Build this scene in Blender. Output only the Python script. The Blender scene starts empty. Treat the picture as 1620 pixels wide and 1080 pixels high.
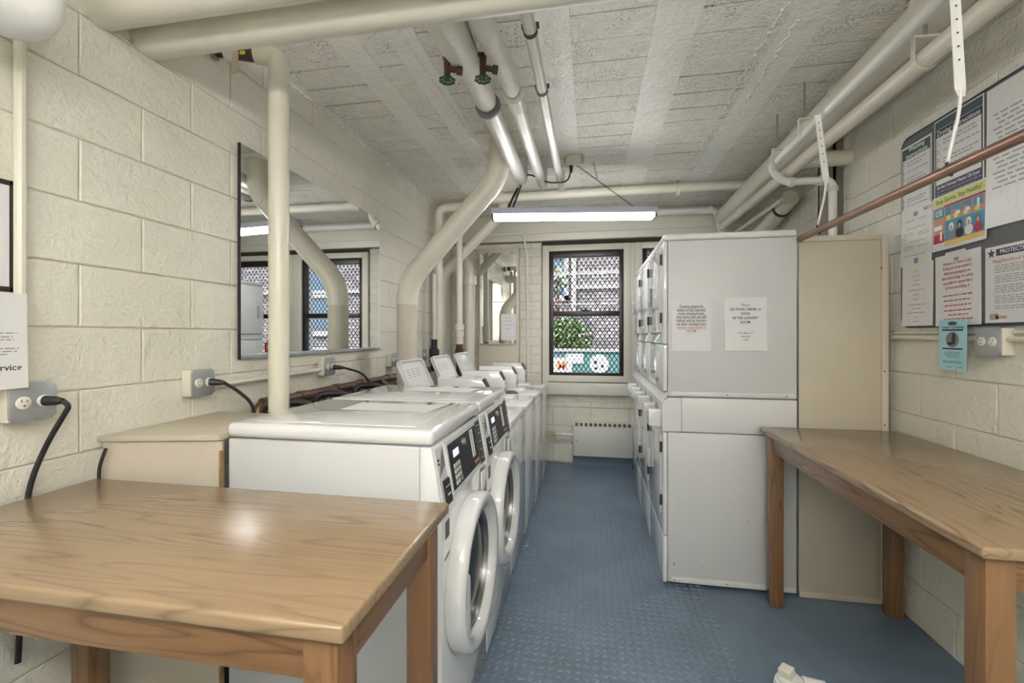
import bpy, bmesh, math, random
from mathutils import Vector, Matrix
PI = math.pi
random.seed(7)
scene = bpy.context.scene
col = scene.collection
# ------------------------------------------------------------------ camera, world, sun, exposure
W_, H_ = 1620, 1080
F_PX, YAW, Y0, EYE = 700.0, 0.1765, 530.0, 1.42
cam_d = bpy.data.cameras.new('camera'); cam = bpy.data.objects.new('camera', cam_d); col.objects.link(cam)
cam.location = (0, 0, EYE); cam.rotation_euler = (PI/2, 0, YAW)
cam_d.sensor_width = 36; cam_d.lens = 36*F_PX/W_; cam_d.shift_y = (Y0-H_/2)/W_; cam_d.clip_start = .03
scene.camera = cam
wd = bpy.data.worlds.new('sky'); scene.world = wd; wd.use_nodes = True
wn = wd.node_tree.nodes; bg = wn['Background']
sky = wn.new('ShaderNodeTexSky'); sky.sky_type = 'NISHITA'; sky.sun_elevation = math.radians(48); sky.sun_rotation = math.radians(200)
sky.sun_disc = False
wd.node_tree.links.new(sky.outputs[0], bg.inputs[0]); bg.inputs[1].default_value = .45
sd = bpy.data.lights.new('sun', 'SUN'); sd.energy = 3.0; sd.angle = .01; sd.color = (1, .95, .86)
sun = bpy.data.objects.new('sun', sd); col.objects.link(sun); sun.rotation_euler = (math.radians(48), 0, math.radians(-25))
scene.view_settings.view_transform = 'Standard'; scene.view_settings.look = 'None'
scene.view_settings.exposure = 1.2; scene.view_settings.gamma = 1; scene.view_settings.use_curve_mapping = False
LAMP = 17.0      # emission strength of the fluorescent diffusers
scene.cycles.use_denoising = True; scene.cycles.max_bounces = 12; scene.cycles.diffuse_bounces = 6
scene.cycles.sample_clamp_indirect = 8

CY, SY = math.cos(YAW), math.sin(YAW)
def at(px, py, X=None, Y=None, Z=None):      # where the ray through a pixel meets a plane of the room
    u = (px-810)/F_PX; v = -(py-Y0)/F_PX
    d = Vector((u*CY-SY, u*SY+CY, v))
    t = X/d.x if X is not None else (Y/d.y if Y is not None else (Z-EYE)/d.z)
    return Vector((0, 0, EYE)) + d*t
# ------------------------------------------------------------------ materials
def nd(nt, t, **k):
    n = nt.nodes.new(t)
    for a, b in k.items(): setattr(n, a, b)
    return n
def mat(name, c, rough=.5, metal=0., bump=0., bscale=30., var=0., vscale=4., coat=0., spec=.5, emit=None, es=0., detail=4., stretch=(1, 1, 1), lump=0., lscale=9., pits=0.):
    m = bpy.data.materials.new(name); m.use_nodes = True; nt = m.node_tree; p = nt.nodes['Principled BSDF']
    p.inputs['Base Color'].default_value = (*c, 1); p.inputs['Roughness'].default_value = rough
    p.inputs['Metallic'].default_value = metal; p.inputs['Coat Weight'].default_value = coat; p.inputs['Coat Roughness'].default_value = .04
    p.inputs['Specular IOR Level'].default_value = spec
    tc = nd(nt, 'ShaderNodeTexCoord'); mp = nd(nt, 'ShaderNodeMapping'); nt.links.new(tc.outputs['Object'], mp.inputs[0]); mp.inputs['Scale'].default_value = stretch
    if var:
        n = nd(nt, 'ShaderNodeTexNoise'); n.inputs['Scale'].default_value = vscale; n.inputs['Detail'].default_value = 6
        nt.links.new(mp.outputs[0], n.inputs[0])
        r = nd(nt, 'ShaderNodeMapRange'); r.inputs[1].default_value = .3; r.inputs[2].default_value = .7; r.inputs[3].default_value = 1-var; r.inputs[4].default_value = 1+var*.3
        nt.links.new(n.outputs[0], r.inputs[0])
        x = nd(nt, 'ShaderNodeVectorMath', operation='SCALE'); x.inputs[0].default_value = c; nt.links.new(r.outputs[0], x.inputs[3]); nt.links.new(x.outputs[0], p.inputs['Base Color'])
    if bump:
        n = nd(nt, 'ShaderNodeTexNoise'); n.inputs['Scale'].default_value = bscale; n.inputs['Detail'].default_value = detail
        nt.links.new(mp.outputs[0], n.inputs[0])
        b = nd(nt, 'ShaderNodeBump'); b.inputs['Strength'].default_value = bump; b.inputs['Distance'].default_value = .01
        nt.links.new(n.outputs[0], b.inputs['Height']); nt.links.new(b.outputs[0], p.inputs['Normal'])
    if lump:
        n2 = nd(nt, 'ShaderNodeTexNoise'); n2.inputs['Scale'].default_value = lscale; n2.inputs['Detail'].default_value = 7; n2.inputs['Roughness'].default_value = .62; n2.inputs['Distortion'].default_value = .6
        nt.links.new(mp.outputs[0], n2.inputs[0]); b2 = nd(nt, 'ShaderNodeBump'); b2.inputs['Strength'].default_value = lump; b2.inputs['Distance'].default_value = .02
        nt.links.new(n2.outputs[0], b2.inputs['Height']); nt.links.new(b2.outputs[0], b.inputs['Normal']); nt.links.new(b.outputs[0], p.inputs['Coat Normal']); p.inputs['Coat Roughness'].default_value = .16
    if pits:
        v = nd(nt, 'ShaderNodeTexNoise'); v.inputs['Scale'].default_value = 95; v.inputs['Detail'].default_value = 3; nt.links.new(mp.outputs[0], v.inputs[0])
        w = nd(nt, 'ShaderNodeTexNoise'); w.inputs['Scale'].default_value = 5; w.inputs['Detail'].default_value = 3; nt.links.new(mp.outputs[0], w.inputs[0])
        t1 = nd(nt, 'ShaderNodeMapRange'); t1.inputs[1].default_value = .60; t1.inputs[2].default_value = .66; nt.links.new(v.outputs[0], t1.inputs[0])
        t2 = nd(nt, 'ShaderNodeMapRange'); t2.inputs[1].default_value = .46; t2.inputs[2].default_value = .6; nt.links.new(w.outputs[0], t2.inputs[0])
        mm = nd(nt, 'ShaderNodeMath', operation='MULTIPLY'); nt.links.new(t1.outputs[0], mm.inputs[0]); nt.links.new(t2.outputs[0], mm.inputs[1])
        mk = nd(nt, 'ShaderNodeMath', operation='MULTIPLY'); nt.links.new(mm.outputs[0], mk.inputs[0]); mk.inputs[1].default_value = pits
        mx = nd(nt, 'ShaderNodeMixRGB'); nt.links.new(mk.outputs[0], mx.inputs[0]); nt.links.new(x.outputs[0], mx.inputs[1]); mx.inputs[2].default_value = (.17, .145, .115, 1); nt.links.new(mx.outputs[0], p.inputs['Base Color'])  # dark brown mixed into the colour as the shade inside the pits
        b3 = nd(nt, 'ShaderNodeBump'); b3.inputs['Strength'].default_value = .8; b3.inputs['Distance'].default_value = .006; b3.invert = True
        nt.links.new(mk.outputs[0], b3.inputs['Height']); nt.links.new(b.outputs[0], b3.inputs['Normal']); nt.links.new(b3.outputs[0], p.inputs['Normal']); nt.links.new(b3.outputs[0], p.inputs['Coat Normal'])
    if emit: p.inputs['Emission Color'].default_value = (*emit, 1); p.inputs['Emission Strength'].default_value = es
    return m
CREAM = (.745, .725, .645)
M = {}
M['wall'] = mat('painted_block', CREAM, .30, bump=.5, bscale=60, coat=.2, var=.07, vscale=3, lump=.85, lscale=6)
M['walllow'] = mat('painted_brick', (.72, .70, .62), .40, bump=.5, bscale=40, var=.1, vscale=5, lump=.6, lscale=9)
M['groove'] = mat('painted_joint', (.56, .53, .45), .6)
M['ceil'] = mat('painted_ceiling', (.84, .82, .76), .24, coat=.5, bump=.6, bscale=45, var=.06, vscale=2, detail=6, lump=.7, lscale=6)
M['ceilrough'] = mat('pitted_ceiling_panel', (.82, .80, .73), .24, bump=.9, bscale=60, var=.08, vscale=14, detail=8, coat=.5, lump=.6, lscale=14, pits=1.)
M['gap'] = mat('dark_gap', (.05, .045, .035), .9)
M['pipe'] = mat('cream_pipe_paint', (.68, .65, .56), .3, bump=.12, bscale=25, var=.05, vscale=6)
M['pipewhite'] = mat('white_pipe_paint', (.75, .75, .73), .28, bump=.15, bscale=40)
M['canvas'] = mat('painted_canvas_wrap', (.74, .72, .65), .4, bump=.8, bscale=18, stretch=(1, 6, 1))
M['duct'] = mat('duct_paint', (.68, .65, .57), .32, bump=.1, bscale=15, var=.06, vscale=3)
M['silver'] = mat('foil_jacket', (.70, .69, .66), .36, .25, bump=.2, bscale=20)
M['brown'] = mat('tarnished_copper', (.17, .10, .075), .35, .6, var=.4, vscale=9)
M['copper'] = mat('copper_tube', (.34, .20, .14), .36, .6, var=.35, vscale=8, stretch=(6, 1, 6))
M['bronze'] = mat('bronze_valve', (.10, .06, .045), .5, .5)
M['green'] = mat('green_handwheel', (.02, .08, .055), .4)
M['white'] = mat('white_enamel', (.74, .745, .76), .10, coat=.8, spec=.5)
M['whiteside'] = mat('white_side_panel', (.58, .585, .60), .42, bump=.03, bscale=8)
M['offwhite'] = mat('white_plastic', (.66, .665, .67), .34)
M['grey'] = mat('grey_seal', (.20, .20, .21), .5)
M['silverring'] = mat('steel_drum', (.26, .26, .27), .3, .9)
M['black'] = mat('black_rubber', (.015, .015, .018), .45)
M['blackgloss'] = mat('black_glass', (.008, .008, .01), .12, spec=.25)
M['panel'] = mat('dark_control_panel', (.014, .014, .017), .35, spec=.25)
M['orangepaint'] = mat('orange_spray_paint', (.75, .16, .04), .6)
M['lcd'] = mat('lcd_panel', (.45, .47, .55), .3, emit=(.7, .75, 1), es=.5)
M['key'] = mat('keypad_key', (.6, .6, .58), .5)
M['keygreen'] = mat('green_start_key', (.2, .5, .3), .5)
M['orange'] = mat('orange_print', (.45, .2, .15), .6)
M['frame'] = mat('dark_brown_frame', (.022, .014, .013), .35)
M['decal'] = mat('worn_clear_decal', (.80, .81, .83), .45, bump=.5, bscale=25)
M['whiteprint'] = mat('faded_print', (.42, .42, .43), .6)
M['wire'] = mat('dark_wire', (.012, .012, .014), .9, spec=.1)
M['casing'] = mat('window_casing_paint', (.70, .68, .60), .35, bump=.08, bscale=10)
M['ply'] = mat('painted_plywood', (.50, .45, .36), .5, bump=.05, bscale=8, var=.06)
M['plypink'] = mat('beige_board_panel', (.55, .49, .41), .5, bump=.05, bscale=8, var=.08, vscale=2)
M['plyedge'] = mat('raw_plywood_edge', (.30, .19, .09), .7, var=.4, vscale=30)
M['column'] = mat('column_paint', (.57, .53, .45), .45, bump=.1, bscale=10, var=.06)
M['galv'] = mat('galvanised_cover', (.42, .44, .47), .35, .55, var=.15, vscale=12)
M['recept'] = mat('ivory_receptacle', (.72, .70, .64), .35)
M['paper'] = mat('white_paper', (.70, .70, .72), .6)
M['paperd'] = mat('sleeved_paper', (.70, .71, .71), .36, bump=.5, bscale=14)
M['papertan'] = mat('tan_paper', (.45, .35, .25), .8)
M['blue'] = mat('light_blue_paper', (.36, .62, .70), .6)
M['ink'] = mat('black_ink', (.03, .03, .035), .7)
M['inkgrey'] = mat('grey_ink', (.30, .30, .31), .7)
M['inkred'] = mat('red_ink', (.50, .16, .15), .7)
M['navy'] = mat('navy_print', (.05, .04, .09), .5)
M['teal'] = mat('dark_green_print', (.05, .10, .09), .5)
M['lime'] = mat('lime_print', (.62, .66, .22), .6)
M['pblue'] = mat('blue_print', (.06, .26, .40), .6)
M['pred'] = mat('crimson_print', (.38, .03, .07), .6)
M['pyel'] = mat('yellow_print', (.70, .50, .15), .6)
M['skin'] = mat('skin_tone_print', (.50, .27, .18), .6)
M['felt'] = mat('grey_felt', (.14, .145, .15), .9, bump=.3, bscale=120)
M['navyframe'] = mat('navy_board_trim', (.03, .04, .09), .4)
M['red'] = mat('red_sign', (.35, .03, .02), .5)
M['paintwhite'] = mat('white_lettering', (.8, .8, .8), .6)
M['steel'] = mat('worn_steel', (.35, .34, .31), .35, .7)
M['tag'] = mat('manila_tag', (.55, .46, .34), .8, var=.1)
M['yellow'] = mat('yellow_sticker', (.75, .65, .05), .6)
M['housing'] = mat('lamp_housing', (.46, .47, .56), .4)
M['upfill'] = mat('added_upward_glow', (.9, .9, .9), .5, emit=(1, .98, .94), es=LAMP*4)  # glow for the added rear lamps, aimed up to brighten the ceiling
M['lamp'] = mat('lit_diffuser', (.9, .9, .9), .5, emit=(1, .98, .94), es=LAMP)
M['rust'] = mat('rusty_iron', (.09, .045, .03), .7, var=.4, vscale=20)
M['radiator'] = mat('radiator_enamel', (.66, .66, .62), .4)
M['plinth'] = mat('blue_plinth', (.14, .18, .24), .5)
M['leaf'] = mat('leaf', (.08, .155, .035), .6, var=.5, vscale=12)
M['blossom'] = mat('pale_blossom', (.8, .66, .52), .6)
M['asphalt'] = mat('pavement', (.42, .42, .42), .9)
M['banner'] = mat('green_banner', (.07, .15, .14), .6)
M['bannerblack'] = mat('banner_dark', (.03, .04, .04), .6)
M['trim'] = mat('stone_trim', (.42, .40, .36), .7)
M['darkglass'] = mat('dark_window_glass', (.06, .09, .13), .1)
M['rear'] = mat('rear_wall_paint', (.74, .72, .64), .5)
def glass():
    m = bpy.data.materials.new('clear_pane'); m.use_nodes = True; nt = m.node_tree; nt.nodes.clear()
    o = nd(nt, 'ShaderNodeOutputMaterial'); mx = nd(nt, 'ShaderNodeMixShader'); t = nd(nt, 'ShaderNodeBsdfTransparent'); g = nd(nt, 'ShaderNodeBsdfGlossy'); g.inputs['Roughness'].default_value = .02
    mx.inputs[0].default_value = .015; nt.links.new(t.outputs[0], mx.inputs[1]); nt.links.new(g.outputs[0], mx.inputs[2]); nt.links.new(mx.outputs[0], o.inputs[0]); return m
M['glass'] = glass()
M['mirror'] = mat('mirror_silver', (.88, .90, .89), .012, 1.0)
def wood(name, a, b, axis, edge=False):
    m = bpy.data.materials.new(name); m.use_nodes = True; nt = m.node_tree; p = nt.nodes['Principled BSDF']; L = nt.links.new
    tc = nd(nt, 'ShaderNodeTexCoord'); mp = nd(nt, 'ShaderNodeMapping'); L(tc.outputs['Object'], mp.inputs[0])
    s = [1, 1, 1]; s[axis] = .085; mp.inputs['Scale'].default_value = s
    n1 = nd(nt, 'ShaderNodeTexNoise'); n1.inputs['Scale'].default_value = 9; n1.inputs['Detail'].default_value = 2.2; n1.inputs['Distortion'].default_value = .25; L(mp.outputs[0], n1.inputs[0])
    mu = nd(nt, 'ShaderNodeMath', operation='MULTIPLY'); L(n1.outputs[0], mu.inputs[0]); mu.inputs[1].default_value = 26
    fr = nd(nt, 'ShaderNodeMath', operation='PINGPONG'); L(mu.outputs[0], fr.inputs[0]); fr.inputs[1].default_value = 1
    pw = nd(nt, 'ShaderNodeMath', operation='POWER'); L(fr.outputs[0], pw.inputs[0]); pw.inputs[1].default_value = 4.5
    n3 = nd(nt, 'ShaderNodeTexNoise'); n3.inputs['Scale'].default_value = 4; n3.inputs['Detail'].default_value = 3; L(mp.outputs[0], n3.inputs[0])
    mr3 = nd(nt, 'ShaderNodeMapRange'); mr3.inputs[1].default_value = .40; mr3.inputs[2].default_value = .58; L(n3.outputs[0], mr3.inputs[0])
    m3 = nd(nt, 'ShaderNodeMath', operation='MULTIPLY'); L(pw.outputs[0], m3.inputs[0]); L(mr3.outputs[0], m3.inputs[1])
    mp2 = nd(nt, 'ShaderNodeMapping'); L(tc.outputs['Object'], mp2.inputs[0]); s2 = [1, 1, 1]; s2[axis] = .03; mp2.inputs['Scale'].default_value = s2
    n2 = nd(nt, 'ShaderNodeTexNoise'); n2.inputs['Scale'].default_value = 160; n2.inputs['Detail'].default_value = 4; L(mp2.outputs[0], n2.inputs[0])
    m2 = nd(nt, 'ShaderNodeMath', operation='MULTIPLY'); L(n2.outputs[0], m2.inputs[0]); m2.inputs[1].default_value = .42
    ad = nd(nt, 'ShaderNodeMath', operation='MULTIPLY_ADD'); L(m3.outputs[0], ad.inputs[0]); ad.inputs[1].default_value = .62; L(m2.outputs[0], ad.inputs[2])
    # board-wide tone
    mx = nd(nt, 'ShaderNodeMixRGB'); mx.inputs[1].default_value = (*a, 1); mx.inputs[2].default_value = (*b, 1); L(ad.outputs[0], mx.inputs[0])
    L(mx.outputs[0], p.inputs['Base Color']); p.inputs['Roughness'].default_value = .27; p.inputs['Coat Weight'].default_value = .35; p.inputs['Coat Roughness'].default_value = .22
    bp = nd(nt, 'ShaderNodeBump'); bp.inputs['Strength'].default_value = .12; bp.inputs['Distance'].default_value = .003; L(n2.outputs[0], bp.inputs['Height']); L(bp.outputs[0], p.inputs['Normal'])
    return m
WA, WB = (.315, .218, .130), (.13, .085, .045)
OA, OB = (.225, .118, .05), (.09, .042, .018)
for k, ax in (('x', 0), ('y', 1), ('z', 2)):
    M['top'+k] = wood('varnished_top_'+k, WA, WB, ax); M['oak'+k] = wood('varnished_oak_'+k, OA, OB, ax)
def floor_mat():
    m = bpy.data.materials.new('studded_blue_rubber'); m.use_nodes = True; nt = m.node_tree; p = nt.nodes['Principled BSDF']; L = nt.links.new
    tc = nd(nt, 'ShaderNodeTexCoord')
    n = nd(nt, 'ShaderNodeTexNoise'); n.inputs['Scale'].default_value = 3; n.inputs['Detail'].default_value = 7; L(tc.outputs['Object'], n.inputs[0])
    cr = nd(nt, 'ShaderNodeValToRGB'); cr.color_ramp.elements[0].position = .35; cr.color_ramp.elements[0].color = (.105, .150, .205, 1); cr.color_ramp.elements[1].position = .7; cr.color_ramp.elements[1].color = (.14, .195, .265, 1)
    L(n.outputs[0], cr.inputs[0]); L(cr.outputs[0], p.inputs['Base Color'])
    n4 = nd(nt, 'ShaderNodeTexNoise'); n4.inputs['Scale'].default_value = 14; n4.inputs['Detail'].default_value = 5; L(tc.outputs['Object'], n4.inputs[0])
    b = nd(nt, 'ShaderNodeBump'); b.inputs['Strength'].default_value = .12; b.inputs['Distance'].default_value = .01; L(n4.outputs[0], b.inputs['Height']); L(b.outputs[0], p.inputs['Normal'])
    p.inputs['Roughness'].default_value = .3; return m
M['floor'] = floor_mat()
def brick_mat(name, c1, c2, mortar, scale):
    m = bpy.data.materials.new(name); m.use_nodes = True; nt = m.node_tree; p = nt.nodes['Principled BSDF']; L = nt.links.new
    tc = nd(nt, 'ShaderNodeTexCoord'); mp = nd(nt, 'ShaderNodeMapping'); mp.inputs['Rotation'].default_value = (PI/2, 0, 0); L(tc.outputs['Object'], mp.inputs[0])
    b = nd(nt, 'ShaderNodeTexBrick'); b.inputs['Color1'].default_value = (*c1, 1); b.inputs['Color2'].default_value = (*c2, 1); b.inputs['Mortar'].default_value = (*mortar, 1)
    b.inputs['Scale'].default_value = scale; b.inputs['Mortar Size'].default_value = .022; b.inputs['Brick Width'].default_value = .5; b.inputs['Row Height'].default_value = .18
    L(mp.outputs[0], b.inputs[0]); L(b.outputs[0], p.inputs['Base Color']); p.inputs['Roughness'].default_value = .9; return m
M['brick'] = brick_mat('street_brick', (.16, .14, .13), (.29, .255, .24), (.03, .028, .03), 2.4)
# ------------------------------------------------------------------ mesh builder
class B:
    def __init__(s): s.bm = bmesh.new()
    def box(s, a, b, bev=0., seg=2):
        x0, y0, z0 = (min(a[i], b[i]) for i in range(3)); x1, y1, z1 = (max(a[i], b[i]) for i in range(3))
        v = [s.bm.verts.new(c) for c in ((x0,y0,z0),(x1,y0,z0),(x1,y1,z0),(x0,y1,z0),(x0,y0,z1),(x1,y0,z1),(x1,y1,z1),(x0,y1,z1))]
        fs = [s.bm.faces.new([v[i] for i in q]) for q in ((0,3,2,1),(4,5,6,7),(0,1,5,4),(1,2,6,5),(2,3,7,6),(3,0,4,7))]
        if bev:
            es = list({e for f in fs for e in f.edges}); bmesh.ops.bevel(s.bm, geom=es, offset=bev, segments=seg, affect='EDGES', profile=.5)
        return s
    def prism(s, pts, vec, bev=0.):
        vec = Vector(vec); a = [s.bm.verts.new(p) for p in pts]; b = [s.bm.verts.new(Vector(p)+vec) for p in pts]; n = len(pts)
        fs = [s.bm.faces.new(a), s.bm.faces.new(b[::-1])]
        for i in range(n): fs.append(s.bm.faces.new((a[i], b[i], b[(i+1) % n], a[(i+1) % n])))
        bmesh.ops.recalc_face_normals(s.bm, faces=fs)
        if bev: bmesh.ops.bevel(s.bm, geom=list({e for f in fs for e in f.edges}), offset=bev, segments=2, affect='EDGES', profile=.5)
        return s
    def tube(s, pts, r, n=16, cap=True):
        pts = [Vector(p) for p in pts]; k = len(pts); rs = r if isinstance(r, (list, tuple)) else [r]*k
        t0 = (pts[1]-pts[0]).normalized(); up = Vector((0, 0, 1)) if abs(t0.z) < .9 else Vector((1, 0, 0)); a = t0.cross(up).normalized(); rings = []
        for i, p in enumerate(pts):
            t = ((pts[min(i+1, k-1)]-p).normalized() if i < k-1 else Vector()) + ((p-pts[i-1]).normalized() if i else Vector())
            t.normalize(); a = (a - t*a.dot(t)).normalized(); b = t.cross(a)
            sc = 1.
            rings.append([s.bm.verts.new(p + (a*math.cos(2*PI*j/n) + b*math.sin(2*PI*j/n))*rs[i]*sc) for j in range(n)])
        for i in range(k-1):
            for j in range(n): s.bm.faces.new((rings[i][j], rings[i][(j+1) % n], rings[i+1][(j+1) % n], rings[i+1][j]))
        if cap: s.bm.faces.new(rings[0][::-1]); s.bm.faces.new(rings[-1])
        return s
    def lathe(s, prof, org, axis, n=32):
        ax = Vector(axis).normalized(); up = Vector((0, 0, 1)) if abs(ax.z) < .9 else Vector((1, 0, 0)); a = ax.cross(up).normalized(); b = ax.cross(a); org = Vector(org); rings = []
        for r, h in prof:
            if r < 1e-6: rings.append([s.bm.verts.new(org+ax*h)])
            else: rings.append([s.bm.verts.new(org+ax*h+(a*math.cos(2*PI*j/n)+b*math.sin(2*PI*j/n))*r) for j in range(n)])
        fs = []
        for q in range(len(rings)-1):
            A, C = rings[q], rings[q+1]
            for j in range(n):
                v = [A[j % len(A)], A[(j+1) % len(A)], C[(j+1) % len(C)], C[j % len(C)]]
                u = []
                for w in v:
                    if w not in u: u.append(w)
                if len(u) > 2: fs.append(s.bm.faces.new(u))
        bmesh.ops.recalc_face_normals(s.bm, faces=fs)
        return s
    def quad(s, *p): s.bm.faces.new([s.bm.verts.new(q) for q in p]); return s
    def sphere(s, c, r, sc=(1, 1, 1), n=12):
        bmesh.ops.create_uvsphere(s.bm, u_segments=n*2, v_segments=n, radius=r, matrix=Matrix.Translation(c) @ Matrix.Diagonal((*sc, 1))); return s
def bend(pts, R, n=7):                      # round the corners of a polyline
    pts = [Vector(p) for p in pts]; out = [pts[0]]
    for i in range(1, len(pts)-1):
        a, p, c = pts[i-1], pts[i], pts[i+1]; d1 = (a-p); d2 = (c-p); r = min(R, d1.length*.49, d2.length*.49)
        s, e = p+d1.normalized()*r, p+d2.normalized()*r
        for k in range(n+1):
            t = k/n; out.append(s*(1-t)**2 + p*2*t*(1-t) + e*t*t)
    out.append(pts[-1]); return out
def wpos(o):
    v = Vector((0, 0, 0))
    while o is not None: v = v + o.location; o = o.parent
    return v
def obj(name, b, m, parent=None, smooth=35, mesh=None):
    if mesh is None:
        mesh = bpy.data.meshes.new(name); b.bm.to_mesh(mesh); b.bm.free()
    o = bpy.data.objects.new(name, mesh); col.objects.link(o)
    if parent is None:
        vs = [v.co for v in mesh.vertices]
        c = Vector(((min(v.x for v in vs)+max(v.x for v in vs))/2, (min(v.y for v in vs)+max(v.y for v in vs))/2, min(v.z for v in vs)))
        if m is M['floor'] : c = Vector((0, 0, 0))
        o.location = c
    else: c = wpos(parent); o.parent = parent
    mesh.transform(Matrix.Translation(-c))
    if m: mesh.materials.append(m)
    if smooth:
        for p in mesh.polygons: p.use_smooth = True
        mesh.set_sharp_from_angle(angle=math.radians(smooth))
    return o
def tag(o, label, cat, group=None):
    o['label'] = label; o['category'] = cat
    if group: o['group'] = group
    return o
def thing(name, label, cat, loc, group=None):
    o = bpy.data.objects.new(name, None); o.empty_display_size = .1; col.objects.link(o); o.location = loc
    return tag(o, label, cat, group)
def struct(name, b, m, parent=None, smooth=35):
    o = obj(name, b, m, parent, smooth)
    if parent is None: o['kind'] = 'structure'
    return o
def sroot(name, loc):
    o = bpy.data.objects.new(name, None); col.objects.link(o); o.location = loc; o['kind'] = 'structure'; return o
def copy_tree(o, parent=None):
    c = o.copy(); col.objects.link(c)
    if parent: c.parent = parent
    for ch in o.children: copy_tree(ch, c)
    return c
FACE = {'-Y': (Vector((1,0,0)), Vector((0,0,1)), Vector((0,-1,0))), '+X': (Vector((0,1,0)), Vector((0,0,1)), Vector((1,0,0))), '-X': (Vector((0,-1,0)), Vector((0,0,1)), Vector((-1,0,0)))}
def text(body, size, pos, face, m, parent, align='CENTER', bold=0., name='lettering', shear=0., lead=1., width=None):
    cu = bpy.data.curves.new(name, 'FONT'); cu.body = body; cu.size = size; cu.align_x = align; cu.align_y = 'CENTER'; cu.offset = bold*size; cu.resolution_u = 2; cu.shear = shear; cu.space_line = lead
    t = bpy.data.objects.new(name, cu); col.objects.link(t)
    me = bpy.data.meshes.new_from_object(t); bpy.data.objects.remove(t); bpy.data.curves.remove(cu)
    if width:
        xs = [v.co.x for v in me.vertices]; k = width/max(1e-6, max(xs)-min(xs)); me.transform(Matrix.Diagonal((k, 1, 1, 1)))
    if not isinstance(face, tuple): face = FACE[face]
    u, v, n = face; mt = Matrix(((u.x, v.x, n.x, pos[0]), (u.y, v.y, n.y, pos[1]), (u.z, v.z, n.z, pos[2]), (0, 0, 0, 1))); me.transform(mt)
    me.materials.clear()
    return obj(name, None, m, parent, smooth=0, mesh=me)
# ------------------------------------------------------------------ the room
XL, XR, YB, YF, ZC = -1.6, 1.57, 4.96, -1.7, 2.78
fl = struct('floor', B().box((XL-.1, YF-.1, -.1), (XR+.4, YB+.1, 0)), M['floor'], smooth=0)
b = B(); vs_ = []; fs_ = []
for i in range(28):
    for j in range(78):
        cx, cy = -.44+i*.0385, .62+j*.0385; o = len(vs_)
        for rr_, hh in ((.0165, 0), (.0148, .0024), (.0125, .0030)):
            for k in range(14): vs_.append((cx+rr_*math.cos(k*PI/7), cy+rr_*math.sin(k*PI/7), hh))
        for q in range(2):
            for k in range(14): fs_.append((o+q*14+k, o+q*14+(k+1) % 14, o+(q+1)*14+(k+1) % 14, o+(q+1)*14+k))
        fs_.append(tuple(o+28+k for k in range(14)))
me = bpy.data.meshes.new('raised_studs'); me.from_pydata(vs_, [], fs_); b.bm.free()
so = obj('raised_studs', None, M['floor'], fl, smooth=30, mesh=me); so['kind'] = 'stuff'
def blocks(b, face, plane, u0, u1, z0, z1, hz, lu, zoff=0., uoff=0., gap=.004, depth=.014, jit=.0008):
    """courses of painted blocks; face '+X','-X','-Y'; plane = where the face of the blocks stands"""
    k = math.floor((z0-zoff)/hz)
    while zoff+k*hz < z1:
        za, zb = max(z0, zoff+k*hz+gap/2), min(z1, zoff+(k+1)*hz-gap/2)
        i = math.floor((u0-uoff)/lu)-1
        while uoff+i*lu < u1:
            ua = uoff+i*lu+(k % 2)*lu*.5; ub = ua+lu-gap; ua = max(u0, ua); ub = min(u1, ub); i += 1
            if ub-ua < .02 or zb-za < .01: continue
            j = random.uniform(-jit, jit); c = .0035
            def P(u, z, d):
                if face == '+X': return (plane+d, u, z)
                if face == '-X': return (plane-d, u, z)
                return (u, plane-d, z)
            bk = [b.bm.verts.new(P(u, z, -depth)) for u, z in ((ua,za),(ub,za),(ub,zb),(ua,zb))]
            ed = [b.bm.verts.new(P(u, z, j-c*.8)) for u, z in ((ua,za),(ub,za),(ub,zb),(ua,zb))]
            ft = [b.bm.verts.new(P(u, z, j)) for u, z in ((ua+c,za+c),(ub-c,za+c),(ub-c,zb-c),(ua+c,zb-c))]
            fs = [b.bm.faces.new(ft)]
            for q in range(4):
                r = (q+1) % 4; fs += [b.bm.faces.new((bk[q], bk[r], ed[r], ed[q])), b.bm.faces.new((ed[q], ed[r], ft[r], ft[q]))]
            if face in ('-X',):
                for f in fs: f.normal_flip()
        k += 1
    return b
def wall(name, b, backing):
    o = struct(name, b, M['wall'], smooth=0)
    g = obj('joint_bed', backing, M['groove'], o, smooth=0); return o
wall('wall_left', blocks(B(), '+X', XL, YF, YB, 0, ZC, .2, .4, .045, .145), B().box((XL-.12, YF-.1, 0), (XL-.006, YB+.1, ZC)))
b = blocks(B(), '-X', XR, YF, 3.12, 0, ZC, .205, .41, 0, .2); blocks(b, '-X', XR, 3.45, YB, 0, ZC, .205, .41, 0, .2)
bk = B().box((XR+.006, YF-.1, 0), (XR+.12, 3.12, ZC)).box((XR+.006, 3.45, 0), (XR+.12, YB+.1, ZC)).box((XR+.2, 3.1, 0), (XR+.3, 3.47, ZC)).box((XR+.1, 3.05, 0), (XR+.3, 3.12, ZC)).box((XR+.1, 3.45, 0), (XR+.3, 3.52, ZC))
wall('wall_right', b, bk)
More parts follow.
